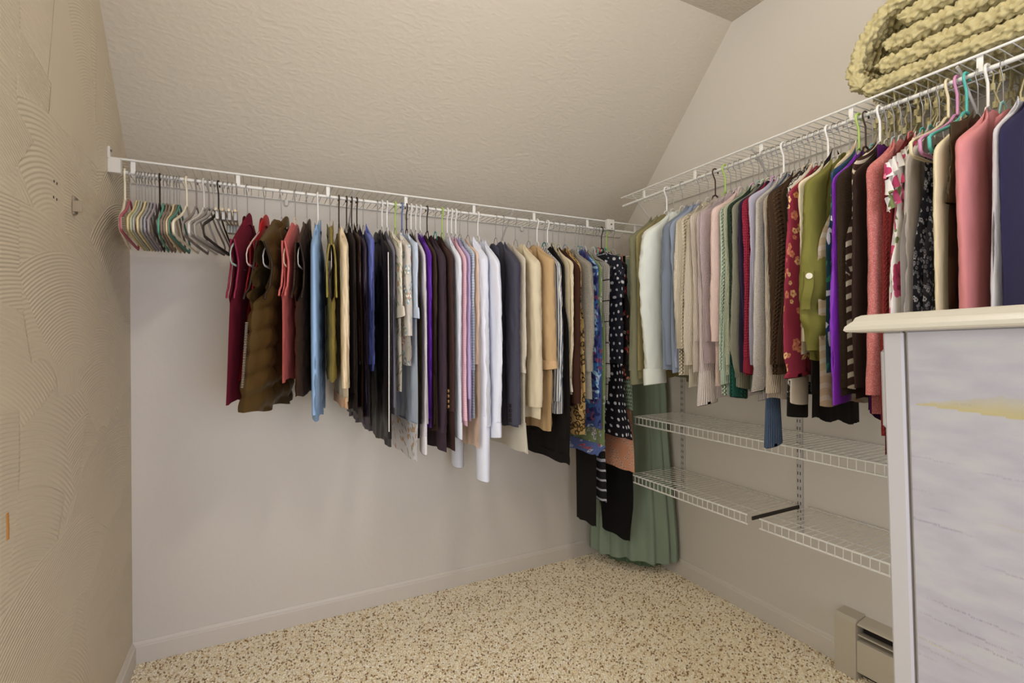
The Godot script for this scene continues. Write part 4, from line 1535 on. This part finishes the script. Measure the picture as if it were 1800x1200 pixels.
		["b", 1.291, "blouse", "blouse", "cream blouse with thin brown stripes and satin gathered cuffs", "satin", "dccdae", {"pr": "stripe_brown", "hk": "tubular", "hc": "e8e4dc", "rp": [[0, 0.05], [0.7, 0.062], [0.9, 0.045], [1, 0.03]], "cuff": "flare", "c2": "d9cfbc", "sb": -0.771, "bb": -0.83, "th": 0.009}],
		["b", 1.321, "cardigan", "cardigan", "dark brown plain cardigan between the striped blouse and the tweed jacket", "weave", "3a1f14", {"hk": "slim", "hc": "bdb28a", "hw": 0.195, "sb": -0.878, "bb": -0.89, "th": 0.02}],
		["b", 1.356, "blouse", "blouse", "leopard print blouse hanging below the brown striped cuffs", "crepe", "c9a76c", {"pr": "leopard", "hw": 0.165, "rp": [[0, 0.04], [0.35, 0.045], [1, 0.045]], "hk": "slim", "hc": "c9c3b4", "sb": -0.916, "bb": -1.031, "th": 0.014}],
		["b", 1.395, "jacket", "jacket", "grey brown tweed jacket with wide sleeves", "weave", "8f887b", {"pr": "tweed", "rp": [[0, 0.055], [0.35, 0.06], [1, 0.055]], "hk": "slim", "hc": "9aa3ad", "sb": -0.733, "bb": -0.863, "th": 0.024}],
		["b", 1.456, "blouse", "blouse", "blue and crimson watercolour print blouse behind the polka dot dress", "satin", "46578f", {"pr": "watercolor", "hw": 0.165, "rp": [[0, 0.04], [0.35, 0.045], [1, 0.045]], "hk": "slim", "hc": "c2bdb4", "sb": -0.868, "bb": -1.013, "th": 0.009}],
		["b", 1.476, "top", "top", "green and gold floral top with a fringed hem", "crepe", "77875c", {"pr": "dark_floral", "hw": 0.175, "rp": [[0, 0.04], [0.35, 0.04], [1, 0.04]], "hk": "slim", "hc": "6fa39b", "lower": [0.05, "5a6aa0", 0.7, "weave", "navy_floral"], "sb": -0.868, "bb": -1.098, "th": 0.009}],
		["b", 1.495, "blazer", "blazer", "black and white houndstooth plaid blazer", "weave", "aaa59b", {"pr": "plaid", "rp": [[0, 0.058], [0.35, 0.062], [1, 0.058]], "hk": "slim", "hc": "9aa3ad", "collar": "lapel", "sb": -0.764, "bb": -0.869, "th": 0.009}],
		["b", 1.513, "long_dress", "dress", "long plain black dress reaching low at the left of the green skirt", "weave", "15110f", {"st": "drop", "yt": -0.16, "wl": [[0, 0.1], [0.3, 0.1], [1, 0.085]], "waves": 5, "pn": "dress_cloth", "hk": "slim", "hc": "d2ccc2", "bb": -1.523, "th": 0.007, "zl": [[0, 0.004], [1, 0.006]]}],
		["b", 1.566, "scarf", "scarf", "black scarf with pale crosswise bars at its end", "knit", "201d22", {"st": "drop", "yt": -0.15, "wl": [[0, 0.1], [0.5, 0.1], [0.75, 0.09], [1, 0.1]], "waves": 3, "pr": "stripe_bars", "pn": "scarf_cloth", "hk": "slim", "hc": "d2ccc2", "bb": -1.405, "th": 0.007, "zl": [[0, 0.004], [1, 0.006]]}],
		["b", 1.583, "ruffle_blouse", "blouse", "navy ruffled blouse with white polka dots", "crepe", "20222f", {"pr": "polka", "hw": 0.17, "rp": [[0, 0.05], [0.5, 0.07], [1, 0.08]], "hk": "slim", "hc": "6fa39b", "ruffle": 2, "sb": -0.382, "bb": -0.706, "th": 0.009}],
		["b", 1.601, "ruffle_dress", "dress", "black dress with large white polka dots and a flared hem", "crepe", "17151c", {"st": "drop", "pr": "polka", "yt": -0.15, "wl": [[0, 0.12], [0.4, 0.16], [0.8, 0.2], [1, 0.25]], "waves": 7, "pn": "dress_cloth", "hk": "slim", "hc": "d36a62", "bb": -1.065, "th": 0.007, "zl": [[0, 0.004], [1, 0.006]]}],
		["b", 1.623, "blouse", "blouse", "black blouse with red and cream flowers", "crepe", "1d1817", {"pr": "dark_floral_red", "hw": 0.17, "rp": [[0, 0.05], [0.35, 0.055], [1, 0.05]], "hk": "velvet", "hc": "241c18", "sb": -0.707, "bb": -0.779, "th": 0.01}],
		["b", 1.641, "smocked_top", "top", "sage green smocked top with dark stitches", "waffle", "8fa08a", {"st": "drop", "pr": "smock", "yt": -0.15, "wl": [[0, 0.13], [0.5, 0.19], [1, 0.215]], "waves": 9, "pn": "smocked_cloth", "hk": "slim", "hc": "58a79c", "bb": -0.928, "th": 0.007, "zl": [[0, 0.004], [1, 0.006]]}],
		["b", 1.656, "lace_top", "top", "peach lace top with a scalloped hem", "weave", "cf9273", {"st": "drop", "pr": "lace", "yt": -0.15, "wl": [[0, 0.13], [0.5, 0.17], [1, 0.2]], "waves": 7, "pn": "lace_cloth", "hk": "tubular", "hc": "a7c060", "bb": -1.24, "th": 0.007, "zl": [[0, 0.004], [1, 0.006]]}],
		["b", 1.7, "long_dress", "dress", "long black velvet dress hanging in front of the sage green skirt", "fleece", "0d0b0b", {"st": "drop", "yt": -0.15, "wl": [[0, 0.1], [0.4, 0.12], [0.85, 0.15], [1, 0.12]], "waves": 4, "pn": "dress_cloth", "hk": "slim", "hc": "c4b9b0", "bb": -1.62, "th": 0.012, "zl": [[0, 0.007], [1, 0.01]]}],
		["b", 1.865, "maxi_skirt", "skirt", "long sage green pleated maxi skirt in the corner almost touching the carpet", "crepe", "84927f", {"st": "drop", "yt": -0.14, "wl": [[0, 0.11], [0.15, 0.15], [0.5, 0.19], [1, 0.235]], "zl": [[0, 0.025], [0.4, 0.05], [1, 0.09]], "du": -0.04, "waves": 15, "fold": 0.16, "pn": "skirt_cloth", "yaw": 35, "th": 0.03, "hk": "clip", "hc": "c8b99a", "lining": "56684f", "bb": -1.765}],
		["r", -1.741, "shirt_jacket", "jacket", "olive green cotton shirt jacket, first on the right rail", "weave", "74735a", {"rp": [[0, 0.05], [0.35, 0.056], [1, 0.05]], "cuff": "button", "hk": "tubular", "hc": "e2dfda", "collar": "shirt", "sb": -0.837, "bb": -0.874, "th": 0.031}],
		["r", -1.7, "shirt_jacket", "jacket", "khaki brown cotton overshirt just behind the pale mint denim shirt", "weave", "857a52", {"rp": [[0, 0.05], [0.35, 0.05], [1, 0.05]], "hk": "slim", "hc": "c4bfb5", "sb": -0.834, "bb": -0.866, "th": 0.01}],
		["r", -1.644, "denim_shirt", "shirt", "very pale mint denim shirt with a wide sleeve and buttoned cuff", "denim", "d0d3c9", {"rp": [[0, 0.06], [0.35, 0.078], [1, 0.06]], "cuff": "button", "collar": "shirt", "hk": "slim", "hc": "c4bfb5", "crease": 1.1, "sb": -0.833, "bb": -0.832, "th": 0.032}],
		["r", -1.547, "chambray_shirt", "shirt", "slate blue chambray shirt behind the pale denim", "denim", "767f8e", {"hk": "slim", "hc": "c4bfb5", "collar": "shirt", "hw": 0.175, "sb": -0.804, "bb": -0.828, "th": 0.032}],
		["r", -1.5, "chambray_shirt", "shirt", "faded blue chambray shirt next to the cream ribbed cardigan", "denim", "8c94a5", {"hk": "slim", "hc": "c4bfb5", "collar": "shirt", "hw": 0.175, "sb": -0.814, "bb": -0.838, "th": 0.014}],
		["r", -1.464, "cardigan", "cardigan", "cream ribbed cable cardigan with a straight cuff", "cable", "cfc3ab", {"rp": [[0, 0.055], [0.35, 0.058], [1, 0.055]], "hk": "velvet", "hc": "3a2018", "sb": -0.736, "bb": -0.847, "th": 0.021}],
		["r", -1.415, "cardigan", "cardigan", "oatmeal knit cardigan with a wide bell sleeve", "rib", "cdc1ac", {"rp": [[0, 0.05], [0.6, 0.055], [0.9, 0.065], [1, 0.068]], "hk": "tubular", "hc": "a7c060", "sb": -0.799, "bb": -0.889, "th": 0.015}],
		["r", -1.389, "cardigan", "cardigan", "pale sand open cardigan with fine ribs", "rib", "cdbfaf", {"hk": "slim", "hc": "bdb3a6", "collar": "crew", "sb": -0.708, "bb": -0.82, "th": 0.01}],
		["r", -1.362, "bell_sleeved_sweater", "sweater", "pale pink fine knit with a long flared rib cuff", "rib", "d4c4c0", {"rp": [[0, 0.05], [0.5, 0.045], [0.9, 0.04], [1, 0.042]], "cuff": "flare", "c2": "d8cdc6", "cl": 0.13, "hk": "slim", "hc": "c9b8b8", "sb": -0.829, "bb": -0.93, "th": 0.011}],
		["r", -1.34, "cardigan", "cardigan", "lilac pink folded cardigan beside the blush sweater", "knit", "c6b2b2", {"hk": "slim", "hc": "c9b8b8", "collar": "hood", "sb": -0.708, "bb": -0.796, "th": 0.009}],
		["r", -1.286, "sweater", "sweater", "blush pink batwing sweater with a deep sleeve", "boucle", "cdb3a8", {"rp": [[0, 0.05], [0.4, 0.062], [0.8, 0.075], [1, 0.07]], "hk": "slim", "hc": "d0a9bd", "collar": "crew", "sb": -0.709, "bb": -0.868, "th": 0.015}],
		["r", -1.261, "sweater", "sweater", "mint green cable sweater with ribbed cuffs", "cable", "b7c6b0", {"cuff": "rib", "hk": "slim", "hc": "9fb8ae", "rp": [[0, 0.05], [0.35, 0.052], [1, 0.046]], "sb": -0.813, "bb": -0.898, "th": 0.009}],
		["r", -1.241, "cardigan", "cardigan", "pale celery green cardigan right of the mint cable sweater", "knit", "c2c5a9", {"hk": "slim", "hc": "c7cdb8", "collar": "crew", "hw": 0.18, "sb": -0.792, "bb": -0.834, "th": 0.01}],
		["r", -1.22, "sweater", "sweater", "dark forest green cable sweater with a long rib cuff", "cable", "2f3f2f", {"cuff": "long", "cl": 0.16, "c2": "1f5446", "rp": [[0, 0.05], [0.35, 0.052], [1, 0.046]], "hk": "slim", "hc": "c8c2a8", "sb": -0.76, "bb": -0.833, "th": 0.009}],
		["r", -1.201, "sweater", "sweater", "grey green heathered boucle sweater with a balloon sleeve", "boucle", "7d7a68", {"rp": [[0, 0.055], [0.4, 0.064], [0.85, 0.07], [0.95, 0.05], [1, 0.036]], "cuff": "rib", "hk": "slim", "hc": "c79ec0", "collar": "hood", "sb": -0.821, "bb": -0.831, "th": 0.009}],
		["r", -1.181, "sweater", "sweater", "dark aubergine sweater behind the crimson knit", "weave", "2c2038", {"hk": "slim", "hc": "b5aaa0", "hw": 0.175, "sb": -0.787, "bb": -0.817, "th": 0.009}],
		["r", -1.161, "sweater", "sweater", "crimson waffle knit sweater with a ribbed cuff", "waffle", "93263a", {"cuff": "rib", "hk": "tubular", "hc": "e2dfda", "rp": [[0, 0.05], [0.35, 0.054], [1, 0.05]], "sb": -0.768, "bb": -0.826, "th": 0.009}],
		["r", -1.141, "cardigan", "cardigan", "thin lilac grey cardigan edge beside the aubergine sweater", "weave", "a49fac", {"hk": "slim", "hc": "b5aaa0", "hw": 0.175, "sb": -0.71, "bb": -0.787, "th": 0.009}],
		["r", -1.121, "cardigan", "cardigan", "light grey speckled cardigan whose ribbed cuff shows below the brown cable", "knit", "b3aba1", {"pr": "specks", "rp": [[0, 0.045], [0.8, 0.045], [1, 0.05]], "cuff": "flare", "cl": 0.09, "c2": "b9b1a7", "hk": "slim", "hc": "c4bfb5", "sb": -0.796, "bb": -0.825, "th": 0.009}],
		["r", -1.102, "denim_blouse", "blouse", "blue ribbed denim blouse whose flared cuff hangs lowest of the sweaters", "rib", "4b5d78", {"rp": [[0, 0.04], [0.8, 0.032], [1, 0.035]], "cuff": "flare", "cl": 0.19, "c2": "4b5d78", "hk": "slim", "hc": "c4bfb5", "hw": 0.165, "far": -0.6, "bw": 0.17, "sb": -0.881, "bb": -0.883, "th": 0.009}],
		["r", -1.082, "cardigan", "cardigan", "narrow beige cardigan between the crimson and the dark brown knits", "rib", "cbbba6", {"hk": "slim", "hc": "d0bda0", "hw": 0.183, "sb": -0.88, "bb": -0.901, "th": 0.009}],
		["r", -1.062, "cardigan", "cardigan", "dark brown cable cardigan with a hooded neck", "cable", "4a3521", {"rp": [[0, 0.055], [0.35, 0.06], [1, 0.05]], "hk": "slim", "hc": "d2b48f", "collar": "hood", "sb": -0.785, "bb": -0.813, "th": 0.009}],
		["r", -1.042, "blouse", "blouse", "black blouse with white woven dashes below the wine floral", "weave", "1e1a17", {"pr": "dashes", "hk": "slim", "hc": "d2ccc2", "rp": [[0, 0.045], [0.35, 0.045], [1, 0.055]], "cuff": "long", "cl": 0.07, "bw": 0.16, "far": -0.6, "hw": 0.125, "sb": -0.9, "bb": -0.881, "th": 0.009}],
		["r", -1.022, "blouse", "blouse", "ivory blouse with a long plain turned back cuff", "weave", "cbbfae", {"rp": [[0, 0.045], [0.35, 0.045], [1, 0.046]], "cuff": "long", "cl": 0.085, "hk": "slim", "hc": "d2ccc2", "bw": 0.17, "far": -0.6, "hw": 0.145, "sb": -0.836, "bb": -0.84, "th": 0.009}],
		["r", -1.003, "floral_blouse", "blouse", "wine red blouse with gold flowers and a gathered wrist", "crepe", "8c2a3d", {"pr": "wine_floral", "rp": [[0, 0.048], [0.6, 0.058], [0.9, 0.066], [1, 0.05]], "cuff": "flare", "cl": 0.02, "hk": "tubular", "hc": "e8e4dc", "sb": -0.811, "bb": -0.82, "th": 0.009}],
		["r", -0.983, "lace_top", "top", "black lace top with an uneven hem", "crepe", "17120f", {"bw": 0.13, "far": -0.6, "hk": "slim", "hc": "d2ccc2", "rp": [[0, 0.045], [0.35, 0.045], [1, 0.05]], "hem": 0.02, "hw": 0.105, "sb": -0.879, "bb": -0.975, "th": 0.009}],
		["r", -0.963, "blouse", "blouse", "ivory blouse with a soft collar beside the wine floral", "crepe", "d2c6a8", {"hk": "slim", "hc": "d9d3c9", "collar": "crew", "hw": 0.18, "sb": -0.71, "bb": -0.746, "th": 0.009}],
		["r", -0.935, "utility_jacket", "jacket", "olive green jacket with a buttoned roll tab pinching its sleeve", "weave", "6f6b30", {"rp": [[0, 0.05], [0.3, 0.06], [0.66, 0.088], [0.72, 0.094], [0.78, 0.082], [0.84, 0.088], [0.92, 0.06], [1, 0.045]], "tab": 1, "puff": 0.014, "lean": 0.015, "hk": "slim", "hc": "d0c79c", "collar": "stand", "th": 0.018, "crease": 1, "sb": -0.737, "bb": -0.764}],
		["r", -0.907, "ruffled_blouse", "top", "beige and scarlet ruffled top showing between the olive jacket and the violet blouse", "crepe", "c2a987", {"pr": "zebra", "hk": "tubular", "hc": "a7c060", "rp": [[0, 0.045], [0.35, 0.045], [1, 0.05]], "cuff": "flare", "cl": 0.02, "c2": "8c1c24", "hw": 0.105, "sb": -0.835, "bb": -0.902, "th": 0.009}],
		["r", -0.887, "tropical_blouse", "blouse", "dark green and white tropical leaf blouse", "satin", "24434a", {"pr": "tropical", "hk": "velvet", "hc": "3a2a1e", "collar": "shirt", "hw": 0.155, "sb": -0.711, "bb": -0.798, "th": 0.009}],
		["r", -0.867, "blouse", "blouse", "vivid violet blouse with a smooth long sleeve", "satin", "7b2fa8", {"rp": [[0, 0.05], [0.7, 0.056], [0.93, 0.045], [1, 0.046]], "cuff": "button", "hk": "slim", "hc": "6fa39b", "sb": -0.833, "bb": -0.864, "th": 0.009}],
		["r", -0.847, "sweater", "sweater", "dark olive brown sweater right of the violet blouse", "knit", "3a2a1a", {"hk": "tubular", "hc": "e8e4dc", "collar": "crew", "rp": [[0, 0.052], [0.35, 0.055], [1, 0.05]], "sb": -0.843, "bb": -0.868, "th": 0.009}],
		["r", -0.828, "striped_top", "top", "brown top with cream zebra stripes", "weave", "3c2318", {"pr": "zebra", "hk": "slim", "hc": "c9bda6", "hw": 0.14, "sb": -0.777, "bb": -0.843, "th": 0.009}],
		["r", -0.808, "sweater", "sweater", "blackish brown sweater half hidden behind the rose knit", "weave", "2a1a12", {"hk": "slim", "hc": "a8b8b0", "collar": "crew", "sb": -0.841, "bb": -0.875, "th": 0.009}],
		["r", -0.79, "tunic", "top", "deep purple tunic whose rounded hem shows below the rose cardigan", "satin", "4e1d58", {"st": "drop", "yt": -0.15, "wl": [[0, 0.13], [0.5, 0.17], [1, 0.19]], "waves": 4, "pn": "tunic_cloth", "hk": "slim", "hc": "c4bfb5", "hem": 0.07, "bb": -0.974, "th": 0.007, "zl": [[0, 0.004], [1, 0.006]]}],
		["r", -0.765, "cardigan", "cardigan", "dusty rose marled cardigan with a thick open front", "rib", "b3625c", {"rp": [[0, 0.055], [0.35, 0.06], [1, 0.058]], "hk": "slim", "hc": "c96a6a", "pr": "melange", "f2": "cable", "th": 0.018, "sb": -0.856, "bb": -0.914}],
		["r", -0.736, "sweater", "sweater", "brick red cable sweater hanging lower behind the chest", "cable", "7d2622", {"rp": [[0, 0.05], [0.35, 0.05], [1, 0.05]], "hk": "slim", "hc": "58a79c", "hem": 0, "sb": -0.962, "bb": -1.011, "th": 0.009}],
		["r", -0.717, "ruffle_blouse", "blouse", "white blouse with big pink flowers and a ruffled shoulder", "satin", "dcd6cc", {"pr": "pink_floral", "rp": [[0, 0.045], [0.25, 0.03], [0.5, 0.056], [1, 0.05]], "hk": "slim", "hc": "58a79c", "ruffle": 3, "collar": "crew", "hw": 0.18, "sb": -0.897, "bb": -0.928, "th": 0.009}],
		["r", -0.697, "blouse", "blouse", "pale stone grey blouse between the rose cardigan and the pink floral", "crepe", "b3aaa0", {"hk": "slim", "hc": "d9d3c9", "hw": 0.16, "rp": [[0, 0.04], [0.35, 0.04], [1, 0.05]], "sb": -0.896, "bb": -0.927, "th": 0.009}],
		["r", -0.677, "sleeveless_top", "top", "black sleeveless top with a fine white floral print", "crepe", "24222a", {"pr": "small_floral", "st": "strap", "bw": 0.19, "hw": 0.13, "hk": "tubular", "hc": "d6c8a2", "bb": -0.926, "th": 0.009}],
		["r", -0.657, "sleeveless_top", "top", "charcoal sleeveless top with tiny pale flowers on a pink plastic hanger", "crepe", "3b3940", {"pr": "small_floral", "st": "strap", "bw": 0.185, "hw": 0.12, "hk": "tubular", "hc": "c284a6", "bb": -0.924, "th": 0.009}],
		["r", -0.637, "sleeveless_top", "top", "black sleeveless top with rows of white leaf dashes", "weave", "211e1c", {"pr": "dashes", "st": "strap", "bw": 0.185, "hw": 0.13, "hk": "tubular", "hc": "4fa89b", "bb": -0.921, "th": 0.009}],
		["r", -0.613, "sweatshirt", "sweater", "thick cream sweatshirt near the right end of the rail", "fleece", "d3c3a0", {"rp": [[0, 0.056], [0.35, 0.066], [1, 0.06]], "hk": "wood", "hc": "c9b184", "collar": "crew", "sb": -0.839, "bb": -0.882, "th": 0.01}],
		["r", -0.593, "short_sleeved_blouse", "blouse", "dark bronze satin short sleeved blouse left of the cream sweatshirt", "satin", "3b2c18", {"rp": [[0, 0.045], [0.5, 0.06], [1, 0.07]], "hk": "tubular", "hc": "ded8cc", "hw": 0.17, "sb": -0.377, "bb": -0.712, "th": 0.009}],
		["r", -0.563, "sweatshirt", "sweater", "dusty pink sweatshirt with a seamed shoulder", "fleece", "c07b7a", {"rp": [[0, 0.06], [0.35, 0.072], [1, 0.06]], "hk": "slim", "hc": "8fbdb4", "collar": "hood", "th": 0.02, "sb": -0.836, "bb": -0.876}],
		["r", -0.512, "sweatshirt", "sweater", "white sweatshirt squeezed between the pink and the navy", "fleece", "cfcdd2", {"rp": [[0, 0.055], [0.35, 0.06], [1, 0.06]], "hk": "slim", "hc": "d9d3c9", "hw": 0.17, "sb": -0.832, "bb": -0.872, "th": 0.011}],
		["r", -0.491, "jacket", "jacket", "dark navy fleece jacket, last garment before the picture edge", "fleece", "27233d", {"rp": [[0, 0.058], [0.35, 0.068], [1, 0.06]], "hk": "slim", "hc": "d9d3c9", "collar": "stand", "sb": -0.829, "bb": -0.868, "th": 0.009}]
	]:
		garment(e[0], e[1], e[2], e[3], e[4], e[5], e[6], e[7])

func build_empty_hangers() -> void:
	for e in [
		["tubular", "e6dcc2", -0.4, 7, "cream plastic hanger, nearest the left wall"],
		["slim", "b5606c", -0.386, 3, "dusty pink slim hanger, second from the left wall"],
		["slim", "d8c48e", -0.367, 3, "pale yellow slim hanger just right of the pink one"],
		["slim", "b9bd9f", -0.359, 3, "sage grey slim hanger right of the pale yellow one"],
		["slim", "a9a79b", -0.352, 3, "warm grey slim hanger in the left bundle"],
		["slim", "dccb9c", -0.342, 3, "butter cream slim hanger amid the grey ones"],
		["slim", "a3a09a", -0.333, 3, "mid grey slim hanger right of the butter cream one"],
		["slim", "9a98a0", -0.324, 3, "bluish grey slim hanger in the left bundle"],
		["slim", "a1949a", -0.314, 3, "mauve grey slim hanger left of the dark flocked one"],
		["velvet", "2a1a14", -0.301, 4, "dark espresso flocked hanger with a tilted hook"],
		["slim", "5f9a83", -0.29, 3.5, "teal green slim hanger in the middle of the bundle"],
		["slim", "8a7665", -0.28, 3, "taupe brown slim hanger right of the teal one"],
		["slim", "917f6e", -0.271, 2.5, "light taupe slim hanger, second right of the teal one"],
		["slim", "d9c9a0", -0.259, 1, "cream slim hanger right of the taupe pair"],
		["slim", "86755f", -0.25, -0.5, "brown slim hanger beside the second teal one"],
		["slim", "4f8474", -0.242, -2.5, "deep teal slim hanger at the right of the bundle"],
		["tubular", "e0d6bc", -0.221, -5, "ivory plastic hanger leaning at the bundle right end"],
		["velvet", "8a7f78", -0.191, -6, "taupe flocked hanger with a twisted body"],
		["tubular", "c9c5bf", -0.168, -8, "silvery white plastic hanger beside the twisted taupe one"],
		["velvet", "8f8780", -0.152, -11.5, "stone grey flocked hanger facing left"],
		["velvet", "a39d96", -0.138, -12, "light stone flocked hanger facing left"],
		["velvet", "2e2620", -0.122, -9.5, "black flocked hanger left of the clip hangers"],
		["clip", "c9b896", -0.106, -6, "wooden clip hanger, leftmost of the four with metal clips"],
		["clip", "bda982", -0.092, -4, "wooden clip hanger, second of the four with metal clips"],
		["clip", "d2c4a4", -0.078, -2, "pale wooden clip hanger, third of the four with clips"],
		["clip", "c2ae88", -0.064, 0, "wooden clip hanger nearest the maroon fleece vest"]
	]:
		hanger(e[0], e[1], Vector3(e[2], ROD_B.y, ROD_B.z), -PI / 2 + deg_to_rad(e[3]), e[4], "empty hangers at the left end of the back rail")
